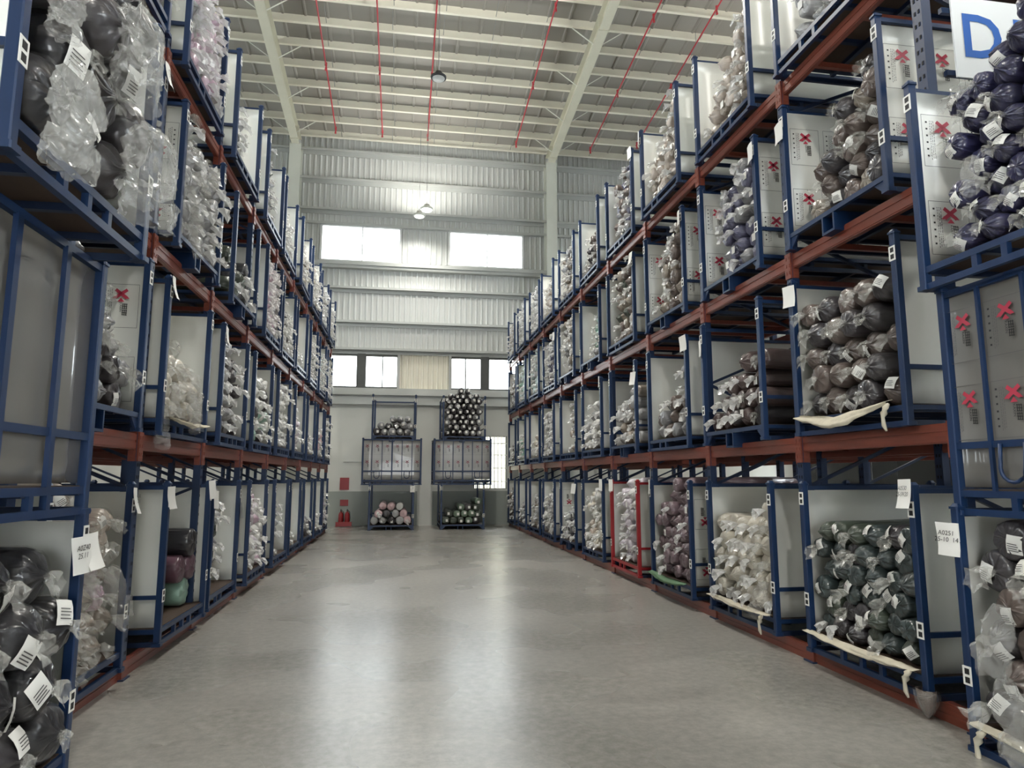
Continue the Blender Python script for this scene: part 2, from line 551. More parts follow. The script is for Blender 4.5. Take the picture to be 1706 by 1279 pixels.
put('ribbed_infill', corrugated(-0.12, 1.56, 4.58, 5.76, YW + 0.03, 0.17, 0.05).mesh('ribbed_infill', 'purlin_paint'), wall)
sheet(XL, -4.2, 4.58, 5.76); sheet(6.2, XR, 4.58, 5.76)
# low barred window behind the right rack end
w7 = window(7, 2.46, 3.6, 1.2, 3.0, [3.03], YW + 0.08, 'tall barred window in the cream wall beside the right cage stack', 'mullion_dark')
for k in range(9):
    m = MB(); x = 2.52 + k * 0.128
    m.box(x - 0.011, x + 0.011, YW - 0.03, YW - 0.01, 1.2, 3.0)
    put('security_bar', m.mesh('security_bar', 'window_frame'), w7)
for z in (1.45, 1.9, 2.35, 2.75):
    m = MB(); m.box(2.46, 3.6, YW - 0.035, YW - 0.015, z - 0.012, z + 0.012)
    put('security_bar', m.mesh('security_bar', 'window_frame'), w7)

# outside, seen through the strip windows
o = MB(); o.quad([(-40, YW + 0.3, -0.05), (40, YW + 0.3, -0.05), (40, 60, -0.05), (-40, 60, -0.05)])
struct('ground', o.mesh('ground', 'outside_ground'), 'pale paved yard outside the end wall windows', 'ground')
o = corrugated(-20, 20, 0, 5.2, 30.0, 0.5, 0.1); o.box(-20, 20, 30.1, 30.4, 0, 5.2)
tag(put('boundary_wall', o.mesh('boundary_wall', 'outside_cladding')), 'pale ribbed boundary wall outside beyond the strip windows', 'wall', kind='structure')

# side walls with window bands, rear wall with gateway added for daylight
for nm, x, sgn in (('wall_left', XL, -1), ('wall_right', XR, 1)):
    m = MB()
    xa, xb = (x - 0.2, x) if sgn < 0 else (x, x + 0.2)
    m.box(xa, xb, YB, YW, 0, 0.9); m.box(xa, xb, YB, YW, 2.3, 7.0); m.box(xa, xb, YB, YW, 9.6, 17.5)
    for k in range(9):
        y = YB + k * 4.0
        m.box(xa, xb, y, y + 2.9, 0.9, 2.3); m.box(xa, xb, y, y + 0.5, 7.0, 9.6)  # upper band is added, sized to send daylight onto the roof
    w = struct(nm, m.mesh(nm, 'side_cladding'), 'grey side wall with windows and added high light band behind the %s rack' % nm[5:], 'wall')
    for z0, z1 in ((0.9, 2.3), (7.0, 9.6)):
        g = MB(); g.box(x - 0.003, x + 0.003, YB, YW, z0, z1)
        put('pane', g.mesh('pane', 'window_glass'), w)
m = MB()
m.box(XL, -1.2, YB - 0.2, YB, 0, 17.5); m.box(2.6, XR, YB - 0.2, YB, 0, 17.5); m.box(-1.2, 2.6, YB - 0.2, YB, 3.4, 17.5)  # unseen opening, sized for the daylight let in from behind
struct('wall_front', m.mesh('wall_front', 'wall_sheet'), 'entrance wall with an added gateway for daylight behind the viewer', 'wall')

# roof: ribbed sheet, purlins, rafters
rs = MB()
x = XL
while x < XR:
    x2 = min(XR, x + 0.6)
    for xa, xb, da, db in ((x, x + 0.5, 0, 0), (x + 0.5, x + 0.53, 0, -0.03), (x + 0.53, x + 0.57, -0.03, -0.03), (x + 0.57, x2, -0.03, 0)):
        rs.quad([(xa, YB, roof_z(YB) + da), (xa, YW + 0.3, roof_z(YW + 0.3) + da), (xb, YW + 0.3, roof_z(YW + 0.3) + db), (xb, YB, roof_z(YB) + db)])
    x += 0.6
rs.quad([(XL, YB, roof_z(YB) + .1), (XR, YB, roof_z(YB) + .1), (XR, YW + .3, roof_z(YW + .3) + .1), (XL, YW + .3, roof_z(YW + .3) + .1)])
ceil = struct('ceiling', rs.mesh('ceiling', 'roof_sheet'), 'sloping metal warehouse roof on white purlins and rafters', 'ceiling')
pm = MB()
L0, L1 = XL + 0.02, XR - 0.02
pm.box(L0, L1, -0.006, 0.006, -0.26, 0.0)
pm.box(L0, L1, -0.09, 0.0, -0.268, -0.255); pm.box(L0, L1, -0.09, -0.08, -0.268, -0.235)
pm.box(L0, L1, 0.0, 0.09, -0.012, 0.0)
purlin_mesh = pm.mesh('purlin', 'purlin_paint')
PURLIN_Y = [23.0 - 0.885 * k for k in range(34)]
for y in PURLIN_Y:
    put('purlin', purlin_mesh, ceil, (0, y, roof_z(y) - 0.005))
sag = MB(); sag.tube([(0, -0.42, -0.06), (0, 0.42, -0.2)], 0.008, 6)
sag_mesh = sag.mesh('sag_rod', 'galv_steel')
for y in PURLIN_Y[:14]:
    for x in (-8.5, -5.2, -2.3, -0.5, 0.9, 2.3, 3.7, 6.6, 8.2, 10.5):
        put('sag_rod', sag_mesh, ceil, (x + RND.uniform(-.05, .05), y - 0.44, roof_z(y) - 0.02))
for x in (-12.7, -3.80, 5.13, 14.0):
    r = MB()
    ya, yb = YW - 0.1, YB
    za, zb = roof_z(ya) - 0.28, roof_z(yb) - 0.28
    prev = None
    dep = 0.46
    # web, bottom flange, top flange as sloped slabs
    def slab(x0, x1, dz0, dz1):
        b = len(r.v)
        r.v += [(x0, ya, za + dz0), (x1, ya, za + dz0), (x1, yb, zb + dz0), (x0, yb, zb + dz0), (x0, ya, za + dz1), (x1, ya, za + dz1), (x1, yb, zb + dz1), (x0, yb, zb + dz1)]
        for q in ((0, 1, 2, 3), (7, 6, 5, 4), (4, 5, 1, 0), (5, 6, 2, 1), (6, 7, 3, 2), (7, 4, 0, 3)):
            r.f.append(tuple(b + i for i in q)); r.m.append(0)
    slab(x - 0.13, x + 0.13, -dep, -dep + 0.02); slab(x - 0.13, x + 0.13, -0.02, 0.0); slab(x - 0.012, x + 0.012, -dep + 0.02, -0.02)
    for k in range(4):                          # splice plates
        y = 22.4 - 6.2 * k
        z = roof_z(y) - 0.28
        r.box(x - 0.15, x + 0.15, y - 0.02, y + 0.02, z - dep - 0.03, z)
    rf = put('rafter', r.mesh('rafter', 'steel_white'), ceil)
    for k in range(14):
        y = PURLIN_Y[1 + k]
        z = roof_z(y)
        if k % 2 == 0:
            for sx in (-1, 1):
                b = MB(); b.bar((0, 0, -0.70), (sx * 0.62, 0.0, -0.26), 0.04, 0.012)
                put('flange_brace', b.mesh('flange_brace', 'column_white'), ceil, (x + sx * 0.1, y, z))

# ------------------------------------------------------------------ sprinkler pipes, lamps
for i, x in enumerate((-2.4, -0.87, 0.65, 3.7, 6.36, 7.9)):
    y1 = 22.0 if i != 5 else 21.5
    y0 = -4.0
    names = ['left-most red sprinkler pipe under the roof, above the left rack', 'second red sprinkler pipe from the left under the roof',
             'red sprinkler pipe running beside the unlit round lamp', 'red sprinkler pipe just left of the right white rafter',
             'red sprinkler pipe just right of the right white rafter', 'right-most red sprinkler pipe under the roof, above the right rack']
    t = thing('sprinkler_pipe', names[i], 'pipe', (x, y1, roof_z(y1) - 0.6), 0, 'sprinkler pipes under the roof')
    dy = y1 - y0
    m = MB(); m.tube([(0, 0, 0), (0, -dy, SLOPE * dy)], 0.021, 8)
    put('pipe', m.mesh('pipe', 'pipe_red'), t)
    for k in range(5):
        yy = -0.1 - k * 3.1
        m = MB(); m.tube([(0, 0, 0), (0, 0, 0.09)], 0.034, 8); m.tube([(0, 0, -0.14), (0, 0, 0)], [0.035, 0.012], 8)
        put('sprinkler_head', m.mesh('sprinkler_head', 'pipe_red'), t, (0, yy, -SLOPE * yy - 0.02))
    for k in range(4):
        yy = -1.5 - k * 3.5
        m = MB(); m.tube([(0, 0, 0), (0, 0, 0.36)], 0.007, 6)
        put('hanger_rod', m.mesh('hanger_rod', 'galv_steel'), t, (0, yy, -SLOPE * yy))


def high_bay(x, y, z, lit, label, power=LAMP_POWER):
    t = thing('high_bay_lamp', label, 'lamp', (x, y, z), 0, 'round high bay lamps')
    m = MB(); m.lathe([(0.10, 0.02), (0.20, 0.025), (0.205, 0.07), (0.17, 0.10), (0.10, 0.12), (0.085, 0.20), (0.03, 0.22)], 24)
    put('housing', m.mesh('housing', 'lamp_black' if not lit else 'column_white', True), t)
    m = MB(); m.lathe([(0.02, -0.01), (0.15, -0.005), (0.165, 0.03)], 24)
    put('lens', m.mesh('lens', 'lamp_glow' if lit and power > 100 else 'lamp_glow_dim' if lit else 'lamp_lens_off', True), t)
    m = MB(); m.tube([(0, 0, 0.2), (0, 0, roof_z(y) - z - 0.02)], 0.010, 6)
    put('hanging_rod', m.mesh('hanging_rod', 'galv_steel'), t)
    if lit:
        ld = bpy.data.lights.new('lamp_light', 'SPOT'); ld.energy = power; ld.shadow_soft_size = 0.16; ld.color = (1.0, 0.97, 0.90)
        ld.spot_size = math.radians(150); ld.spot_blend = 0.6
        ud = bpy.data.lights.new('roof_fill_spot', 'SPOT'); ud.energy = power * (0.4 if abs(x) < 2 else 0.08); ud.shadow_soft_size = 0.16; ud.color = (1.0, 0.97, 0.90)  # upward spot added to brighten the roof and purlins
        ud.spot_size = math.radians(170); ud.spot_blend = 0.5
        uo = bpy.data.objects.new('roof_fill_spot', ud); COL.objects.link(uo); uo.parent = t; uo.location = (0, 0, 0.3); uo.rotation_euler = (PI, 0, 0)
        lo = bpy.data.objects.new('lamp_light', ld); COL.objects.link(lo); lo.parent = t; lo.location = (0, 0, -0.03)


high_bay(0.74, 16.5, 11.85, False, 'unlit round black lamp hanging from the roof, nearest in view')
high_bay(0.63, 21.0, 10.08, True, 'lit round white lamp on a long rod before the end wall', 130)
high_bay(0.42, 22.2, 10.32, True, 'smaller pale lit lamp hanging just left of the bright lamp at the end wall', 70)
for x, y in ((0.7, 11.3), (0.7, -3.0), (-8.0, 2.0), (-8.0, 14.0), (9.8, 2.0), (9.8, 14.0)):  # lit lamps added to light the aisle and racks from above
    high_bay(x, y, 11.6, True, 'lit lamp added above the %s, %s' % ('aisle' if abs(x) < 2 else ('left racks' if x < 0 else 'right racks'),
             ('over the middle of the racks' if y > 0 else 'behind the viewer') if abs(x) < 2 else ('beside the near stack' if y < 5 else 'towards the end wall')))

# ------------------------------------------------------------------ shared meshes of the cages
CW, CD, CH = 1.37, 1.82, 1.44       # cage width, depth, height
T = 0.055                            # post size


def chamfer_sq(s, c):
    h = s / 2
    return [(h - c, -h), (h, -h + c), (h, h - c), (h - c, h), (-h + c, h), (-h, h - c), (-h, -h + c), (-h + c, -h)]


m = MB()
m.prism(chamfer_sq(T, 0.006), 0.02, CH - 0.03); m.prism(chamfer_sq(T + 0.014, 0.008), CH - 0.035, CH - 0.02); m.prism(chamfer_sq(T + 0.004, 0.01), CH - 0.02, CH, top=0.6)
m.prism(chamfer_sq(T + 0.022, 0.006), 0.0, 0.03)
POST = m.mesh('post', 'blue_paint')


def rail_x(w, h=0.04, d=0.035):
    m = MB(); m.box(T / 2, w - T / 2, -d / 2, d / 2, -h / 2, h / 2)
    return m.mesh('rail', 'blue_paint')


def rail_y(dp, h=0.035, d=0.025):
    m = MB(); m.box(-d / 2, d / 2, T / 2, dp - T / 2, -h / 2, h / 2)
    return m.mesh('rail', 'blue_paint')


RAILX, RAILXL = rail_x(CW), rail_x(CD)
RAILY, RAILYS = rail_y(CD), rail_y(CW)
m = MB(); m.box(-0.02, 0.02, -0.016, 0.016, 0.0, 0.10); STUB = m.mesh('fork_stub', 'blue_paint')
m = MB()                                            # square fork pocket loop hanging under the rail
m.box(-0.085, -0.065, -0.015, 0.3, -0.15, 0); m.box(0.065, 0.085, -0.015, 0.3, -0.15, 0); m.box(-0.085, 0.085, -0.015, 0.3, -0.165, -0.145)
POCKET = m.mesh('fork_pocket', 'blue_paint')
m = MB(); m.prism([(0, 0), (0.13, 0.0), (0, -0.11)][::-1], -0.006, 0.006, axis='y')
# axis y: P(u,w,h) -> (w,h,u): rebuild explicitly
m = MB()
for yy in (-0.008,):
    b = 0
    m.v = [(0, -0.008, 0), (0.13, -0.008, 0), (0, -0.008, -0.12), (0, 0.008, 0), (0.13, 0.008, 0), (0, 0.008, -0.12)]
    m.f = [(0, 2, 1), (3, 4, 5), (0, 1, 4, 3), (1, 2, 5, 4), (2, 0, 3, 5)]; m.m = [0] * 5
GUSSET = m.mesh('gusset', 'blue_paint')


def joists(w, dp):
    m = MB()
    for k in range(4):
        x = 0.05 + k * (w - 0.1) / 3
        m.box(x - 0.02, x + 0.02, T / 2, dp - T / 2, 0.10, 0.138)
    for k in (0.33, 0.66):
        m.box(T / 2, w - T / 2, dp * k - 0.02, dp * k + 0.02, 0.06, 0.10)
    m.box(T / 2, w - T / 2, dp - 0.03, dp, 0.10, 0.15); m.box(0, 0.03, T / 2, dp - T / 2, 0.0, 0.04); m.box(w - 0.03, w, T / 2, dp - T / 2, 0.0, 0.04)
    return m.mesh('base_frame', 'blue_paint_dark')


BASE, BASEL = joists(CW, CD), joists(CD, CW)
m = MB(); m.box(0.03, CW - 0.03, 0.03, CD - 0.03, 0.139, 0.155); DECK = m.mesh('deck', 'plywood')
m = MB(); m.box(0.03, CD - 0.03, 0.03, CW - 0.03, 0.139, 0.155); DECKL = m.mesh('deck', 'plywood')


def board(dp, z0, z1, seed, axis='y', name='side_panel', mat='white_board', bow=0.008):
    """thin gently bowed board in the y-z plane (or x-z)"""
    ny, nz = 8, 8
    m = MB()
    idx = {}
    for side in (0, 1):
        for i in range(ny + 1):
            for j in range(nz + 1):
                a = T / 2 + (dp - T) * i / ny; z = z0 + (z1 - z0) * j / nz
                e = noise.noise((a * 1.7 + seed * 9, z * 1.7, seed)) * bow * (1 if 0 < i < ny else 0.3)
                idx[side, i, j] = len(m.v)
                p = (e + (0.009 if side else 0), a, z) if axis == 'y' else (a, e + (0.009 if side else 0), z)
                m.v.append(p)
    for side in (0, 1):
        for i in range(ny):
            for j in range(nz):
                q = [idx[side, i, j], idx[side, i + 1, j], idx[side, i + 1, j + 1], idx[side, i, j + 1]]
                m.f.append(tuple(q if side else q[::-1])); m.m.append(0)
    for i in range(ny):
        for j in (0, nz):
            m.f.append((idx[0, i, j], idx[0, i + 1, j], idx[1, i + 1, j], idx[1, i, j])); m.m.append(0)
    for j in range(nz):
        for i in (0, ny):
            m.f.append((idx[0, i, j], idx[0, i, j + 1], idx[1, i, j + 1], idx[1, i, j])); m.m.append(0)
    return m.mesh(name, mat, True)


PANELS = [board(CD, 0.16, CH - 0.08, s) for s in range(4)]
LONGPANEL = [board(CD, 0.17, CH - 0.07, 11, 'x', 'front_panel', 'clear_board', 0.012), board(CD, 0.17, CH - 0.07, 12, 'x', 'front_panel', 'clear_board', 0.012)]
GREYPANEL = board(CD, 0.17, CH - 0.07, 13, 'x', 'front_panel', 'sleeve_board', 0.012)

m = MB(); m.box(-0.032, 0.032, -0.0025, 0, -0.055, 0.055)
m.box(-0.016, 0.018, -0.0035, -0.0025, 0.008, 0.042, 1); m.box(-0.016, 0.018, -0.0035, -0.0025, -0.042, -0.008, 1)
STICKER = m.mesh('location_sticker', ['paper_white', 'ink_black'])


def sheet_mesh(w, h, curl, seed, mat):
    m = MB(); nx, nz = 5, 5
    for side in (0, 1):
        for i in range(nx + 1):
            for j in range(nz + 1):
                u, v = i / nx - 0.5, j / nz
                y = -curl * (1 - v) ** 2 - 0.01 * math.sin(3 * u + seed) - 0.004 + side * 0.0015
                m.v.append((u * w + 0.01 * math.sin(seed + v * 3), y, -h * (1 - v)))
    k = (nx + 1) * (nz + 1)
    for side in (0, 1):
        for i in range(nx):
            for j in range(nz):
                a = side * k + i * (nz + 1) + j
                q = (a, a + nz + 1, a + nz + 2, a + 1)
                m.f.append(q if not side else q[::-1]); m.m.append(0)
    return m.mesh('paper_note', mat, True)


NOTES = [sheet_mesh(0.15, 0.2, c, s, 'paper_white') for s, c in ((1, 0.01), (2, 0.04), (3, 0.025))]
TXT_A = text_mesh('A0530\n25-59/20', 0.042, 'ink_black', 'CENTER', 0.2)
TXT_B = text_mesh('A0251\n25-10  14', 0.040, 'ink_black', 'CENTER', 0.1)
TXT_C = text_mesh('A0Z40\n25.11', 0.042, 'ink_black', 'CENTER', 0.15)


# ---- printed label on the boards: red X, triangle, lettering turned upright, rows of small print, thin frame
def logo_mesh():
    m = MB()

    def stroke(p, q, w, mat):
        p, q = Vector((p[0], p[1])), Vector((q[0], q[1])); dd = (q - p).normalized(); n2 = Vector((-dd.y, dd.x)) * w / 2
        m.quad([(*(p - n2), 0), (*(q - n2), 0), (*(q + n2), 0), (*(p + n2), 0)], mat)
    # coordinates: x right, y up on the board; frame 0.29 x 0.36
    for a, b in (((-.145, .18), (.145, .18)), ((-.145, -.18), (.145, -.18)), ((-.145, -.18), (-.145, .18)), ((.145, -.18), (.145, .18))):
        stroke(a, b, 0.003, 2)
    stroke((-0.035, 0.135), (0.055, 0.065), 0.026, 0); stroke((0.055, 0.135), (-0.035, 0.065), 0.026, 0)
    m.quad([(-0.016, 0.035, 0), (0.036, 0.035, 0), (0.010, 0.068, 0)], 0)
    m.quad([(-0.058, 0.06, 0), (-0.035, 0.06, 0), (-0.035, 0.085, 0)], 0)
    m.quad([(0.052, 0.085, 0), (0.052, 0.06, 0), (0.075, 0.06, 0)], 0)
    # two heavy characters turned on their side, built from strokes
    for y0 in (0.0, -0.052):
        for k in range(3):
            stroke((0.028 + k * 0.014, y0 + 0.02), (0.028 + k * 0.014, y0 - 0.026), 0.006, 1)
        for k in range(3):
            stroke((0.022, y0 + 0.016 - k * 0.019), (0.062, y0 + 0.012 - k * 0.019), 0.005, 1)
    # small print: rows of dots and lines
    rr = random.Random(3)
    for k in range(6):
        y = 0.13 - k * 0.047
        m.quad([(-0.118, y - 0.008, 0), (-0.104, y - 0.008, 0), (-0.104, y + 0.004, 0), (-0.118, y + 0.004, 0)], 1)
    for x in (-0.085, -0.072, -0.059):
        y = 0.14
        while y > -0.12:
            ln = rr.uniform(0.006, 0.02)
            stroke((x, y), (x, y - ln), 0.004, 2); y -= ln + 0.006
    me = m.mesh('printed_label', ['print_red', 'ink_black', 'ink_grey'])
    return me


LOGO = logo_mesh()
LOGO_FADED = LOGO.copy()
for _i, _m in enumerate(('print_faded', 'ink_grey', 'ink_faded')): LOGO_FADED.materials[_i] = MATS[_m]
LETTERS = text_mesh('KAXIN', 0.024, 'ink_black')


def logo_print(panel, x, y, z, facing, flip=False):
    """facing: rotation of the print plane; child of a panel"""
    rz, up = facing
    o = put('printed_label', LOGO, panel, (x, y, z), (PI / 2, PI if flip else 0, rz) if not flip else (PI / 2, PI, rz))
    return o


def red_over(o):
    o.material_slots[0].link = 'OBJECT'; o.material_slots[0].material = MATS['red_paint']


def cage(loc, rotz, label, group, style='A', prints=None, notes=(), red=False, stick=True, panels=True, seed=0, name='storage_cage', gap_back=False):
    t = thing(name, label, 'cage', loc, rotz, group)
    rr = random.Random(seed)
    parts = []
    for x in (T / 2, CW - T / 2):
        for y in (T / 2, CD - T / 2):
            parts.append(put('post', POST, t, (x, y, 0)))
    put('base_frame', BASE, t)
    put('deck', DECK, t)
    parts.append(put('deck_rail', RAILX, t, (0, T / 2, 0.13)))
    if style == 'A':
        parts.append(put('skid_rail', RAILX, t, (0, T / 2, 0.02)))
        for x in (0.42, 0.62) if seed % 2 else (0.45, 0.68, 0.9):
            parts.append(put('fork_stub', STUB, t, (x, T / 2, 0.02)))
    else:
        parts.append(put('fork_pocket', POCKET, t, (0.62, T / 2, 0.12)))
        parts.append(put('gusset', GUSSET, t, (T, T / 2, 0.12)))
        parts.append(put('gusset', GUSSET, t, (CW - T, T / 2, 0.12), (0, 0, PI)))
    for x in (0.014, CW - 0.014):
        for z in (CH - 0.06, 0.42, 0.13):
            parts.append(put('side_rail', RAILY, t, (x, 0, z)))
    for z in (CH - 0.06, 0.42):
        parts.append(put('back_rail', RAILX, t, (0, CD - T / 2, z)))
    pan = []
    if panels:
        for x in (0.034, CW - 0.044):
            p = put('side_panel', PANELS[rr.randrange(4)], t, (x, 0, 0))
            pan.append(p)
    if prints and pan:
        for which, flip in prints:                 # 'li','lo','ri','ro' : left/right panel, inner/outer face
            p = pan[0 if which[0] == 'l' else 1]
            right_of = (which == 'li' or which == 'ro')
            for cy in (0.22, 0.56, 0.90, 1.24):
                for cz in (0.42, 1.02):
                    xx = 0.016 if right_of else -0.010
                    o = put('printed_label', LOGO, p, (xx, cy, cz), (PI / 2, 0, PI / 2 if right_of else -PI / 2))
                    if flip: o.rotation_euler = Euler((PI / 2, 0, PI / 2 if right_of else -PI / 2)).to_matrix().to_4x4().__matmul__(Matrix.Rotation(PI, 4, 'Z')).to_euler()
                    o2 = put('lettering', LETTERS, p, (0, 0, 0))
                    o2.matrix_local = o.matrix_local if False else Matrix.Translation((xx, cy, cz)) @ o.rotation_euler.to_matrix().to_4x4() @ Matrix.Translation((0.004, 0.024, 0)) @ Matrix.Rotation(-PI / 2, 4, 'Z')
    if stick:
        for x in (T / 2, CW - T / 2):
            put('location_sticker', STICKER, t, (x, 0.0, CH - 0.17 + rr.uniform(-.02, .02)))
            if rr.random() < 0.8:
                put('location_sticker', STICKER, t, (x, 0.0, 0.42 + rr.uniform(-.03, .03)))
    for (x, z, k, txt) in notes:
        n_ = put('paper_note', NOTES[k], t, (x, -0.008, z), (0, RND.uniform(-.08, .08), RND.uniform(-.25, .25)))
        if txt:
            put('handwriting', txt, n_, (0, -0.03 if k else -0.018, -0.075), (PI / 2 - 0.12 * (1 if k else 0), 0, 0))
    if red:
        for p in parts: red_over(p)
    return t


def long_cage(loc, rotz, label, group, panel, ndiv, prints=False, hoops=True):
    """cage standing with its long closed side to the front"""
    t = thing('storage_cage', label, 'cage', loc, rotz, group)
    for x in (T / 2, CD - T / 2):
        for y in (T / 2, CW - T / 2):
            put('post', POST, t, (x, y, 0))
    put('base_frame', BASEL, t); put('deck', DECKL, t)
    for z in (0.02, 0.13, 0.42, CH - 0.06):
        put('front_rail', RAILXL, t, (0, T / 2, z))
    for x in (0.5, CD - 0.5):
        put('fork_stub', STUB, t, (x - 0.08, T / 2, 0.02)); put('fork_stub', STUB, t, (x + 0.08, T / 2, 0.02))
    for x in (0.014, CD - 0.014):
        for z in (CH - 0.06, 0.42, 0.13):
            put('side_rail', RAILYS, t, (x, 0, z))
    for z in (CH - 0.06, 0.42):
        put('back_rail', RAILXL, t, (0, CW - T / 2, z))
    b = MB(); b.box(-0.022, 0.022, -0.012, 0.012, 0.15, CH - 0.07); wide = b.mesh('front_bar', 'blue_paint')
    b = MB(); b.box(-0.011, 0.011, -0.01, 0.01, 0.15, CH - 0.07); thin = b.mesh('front_bar', 'blue_paint')
    for k in range(1, ndiv):
        put('front_bar', wide if (ndiv <= 4 or k * 2 == ndiv) else thin, t, (CD * k / ndiv, 0.012, 0))
    p = put('front_panel', panel, t, (0, 0.045, 0))
    if prints:
        n = ndiv if ndiv > 4 else 6
        for k in range(n):
            for cz in (0.62, 1.10):
                put('printed_label', LOGO if prints == 'letters' else LOGO_FADED, p, (CD * (k + 0.5) / n, -0.016, cz), (PI / 2, 0, 0), (0.92, 0.92, 0.92))
                if prints == 'letters':
                    put('lettering', LETTERS, p, (CD * (k + 0.5) / n, -0.016, cz + 0.022), (PI / 2, PI / 2, 0))
    if hoops:
        pts = [(-0.08, 0, 0.42), (-0.08, -0.01, 0.30)] + [(-0.08 * math.cos(a), -0.012, 0.28 - 0.08 * math.sin(a)) for a in [k * PI / 8 for k in range(9)]] + [(0.08, -0.01, 0.30), (0.08, 0, 0.42)]
        h = MB(); h.tube(pts, 0.011, 8); hm = h.mesh('hoop', 'blue_paint', True)
        for x in (CD * 0.25, CD * 0.75):
            put('hoop', hm, t, (x, 0.0, 0))
    return t


# ------------------------------------------------------------------ rolls of fabric in film
def roll_geo(seed, nseg, kind, detail=1.0):
    """axis +Y, knot end at y=0 facing the aisle, radius 0.1, length 1.5. kind: tied / flat / block"""
    rr = random.Random(seed)
    if kind == 'tied':
        prof = [(0.016, -0.012), (0.030, 0.004), (0.052, 0.014), (0.074, 0.030), (0.090, 0.055), (0.098, 0.10), (0.100, 0.20), (0.101, 0.45), (0.100, 0.9), (0.098, 1.48), (0.05, 1.5)]
        pa = [0.16, 0.13, 0.10, 0.07, 0.045, 0.03, 0.02, 0.015, 0.01, 0.0, 0.0]
    elif kind == 'flat':
        prof = [(0.012, 0.0), (0.045, 0.002), (0.078, 0.006), (0.093, 0.016), (0.099, 0.035), (0.101, 0.09), (0.101, 0.22), (0.101, 0.5), (0.100, 0.9), (0.098, 1.48), (0.05, 1.5)]
        pa = [0.05, 0.06, 0.05, 0.04, 0.03, 0.025, 0.02, 0.015, 0.01, 0.0, 0.0]
    else:
        prof = [(0.012, 0.0), (0.05, 0.004), (0.082, 0.01), (0.098, 0.03), (0.101, 0.08), (0.101, 0.2), (0.101, 0.5), (0.1, 0.9), (0.098, 1.48), (0.05, 1.5)]
        pa = [0.05, 0.05, 0.04, 0.03, 0.02, 0.02, 0.015, 0.01, 0.0, 0.0]
    kf = rr.choice((7, 9, 11)); ph = rr.random() * 6
    v, f = [], []
    for i, (r, y) in enumerate(prof):
        for k in range(nseg):
            a = 2 * PI * k / nseg
            ca, sa = math.cos(a), math.sin(a)
            q = r * (1 + pa[i] * math.sin(kf * a + ph + 1.3 * math.sin(2 * a + ph)) * detail)
            q *= 1 + 0.07 * noise.noise((ca * 1.3 + seed, sa * 1.3, y * 3)) + 0.045 * noise.noise((ca * 3 + seed, sa * 3, y * 9 + seed))
            if kind == 'block':
                q *= 0.98 / max(abs(ca), abs(sa)) ** 0.65
            yy = y + 0.012 * noise.noise((ca * 2, sa * 2 + seed, 4.0)) * (1 if i < 6 else 0) + (0.012 * pa[i] / 0.1 * math.sin(kf * a + ph) if i < 5 else 0)
            v.append((q * ca * 1.02, yy, q * sa * (0.96 if sa > 0 else 0.93)))
    n = len(prof)
    for i in range(n - 1):
        for k in range(nseg):
            j = (k + 1) % nseg
            f.append((i * nseg + k, (i + 1) * nseg + k, (i + 1) * nseg + j, i * nseg + j))
    f.append(tuple(range(nseg)))
    f.append(tuple((n - 1) * nseg + k for k in reversed(range(nseg))))
    return v, f


def tail_geo(seed, nseg=14, rings=6, length=0.10, flare=0.055, droop=0.04):
    """frilly gathered end of the film beyond the knot, pointing to -Y"""
    rr = random.Random(seed)
    v, f = [], []
    sx = rr.uniform(-0.035, 0.035)
    for i in range(rings + 1):
        s = i / rings
        r0 = 0.016 + (flare - 0.016) * s ** 0.8
        for k in range(nseg):
            a = 2 * PI * k / nseg
            ca, sa = math.cos(a), math.sin(a)
            q = r0 * (1 + (0.25 + 0.6 * s) * noise.noise((ca * 2.1 + seed * 3, sa * 2.1, s * 2.2)) + 0.35 * s * math.sin(5 * a + seed + s * 2))
            y = -length * s * (1 + 0.35 * noise.noise((ca * 2 + seed, sa * 2, 9.0 + s)))
            v.append((q * ca + sx * s, y, q * sa * 0.8 - droop * s * s))
    for i in range(rings):
        for k in range(nseg):
            j = (k + 1) % nseg
            f.append((i * nseg + k, (i + 1) * nseg + k, (i + 1) * nseg + j, i * nseg + j))
    return v, f


def bag_geo(seed, w, h, d, nseg=22, rings=18):
    """big loose crumpled polythene bag hanging down: z from 0 to -h"""
    v, f = [], []
    for i in range(rings + 1):
        s = i / rings
        env = math.sin(PI * min(1, s * 1.25 + 0.06)) ** 0.5 if s < 0.7 else 1.0 - 0.15 * (s - 0.7)
        for k in range(nseg):
            a = 2 * PI * k / nseg
            ca, sa = math.cos(a), math.sin(a)
            e = 1 + 0.35 * noise.noise((ca * 1.6 + seed, sa * 1.6, s * 3.1)) + 0.22 * noise.noise((ca * 4 + seed, sa * 4, s * 9)) + 0.12 * noise.noise((ca * 9, sa * 9 + seed, s * 21))
            v.append((w / 2 * env * ca * e, d / 2 * env * sa * e, -h * s * (1 + 0.1 * noise.noise((ca + seed, sa, 5)) * s) + 0.015 * noise.noise((ca * 7, sa * 7, s * 15 + seed))))
    for i in range(rings):
        for k in range(nseg):
            j = (k + 1) % nseg
            f.append((i * nseg + k, i * nseg + j, (i + 1) * nseg + j, (i + 1) * nseg + k))
    f.append(tuple(range(nseg)))
    return v, f


def roll_co(me, co):
    a = me.attributes.new('roll_co', 'FLOAT_VECTOR', 'POINT')
    a.data.foreach_set('vector', [c for p in co for c in p])


def geo_mesh(name, g, mat, smooth):
    me = bpy.data.meshes.new(name)
    me.from_pydata(g[0], [], g[1])
    roll_co(me, g[0])
    me.materials.append(MATS[mat])
    if smooth:
        me.polygons.foreach_set('use_smooth', [True] * len(g[1]))
    me.update()
    return me


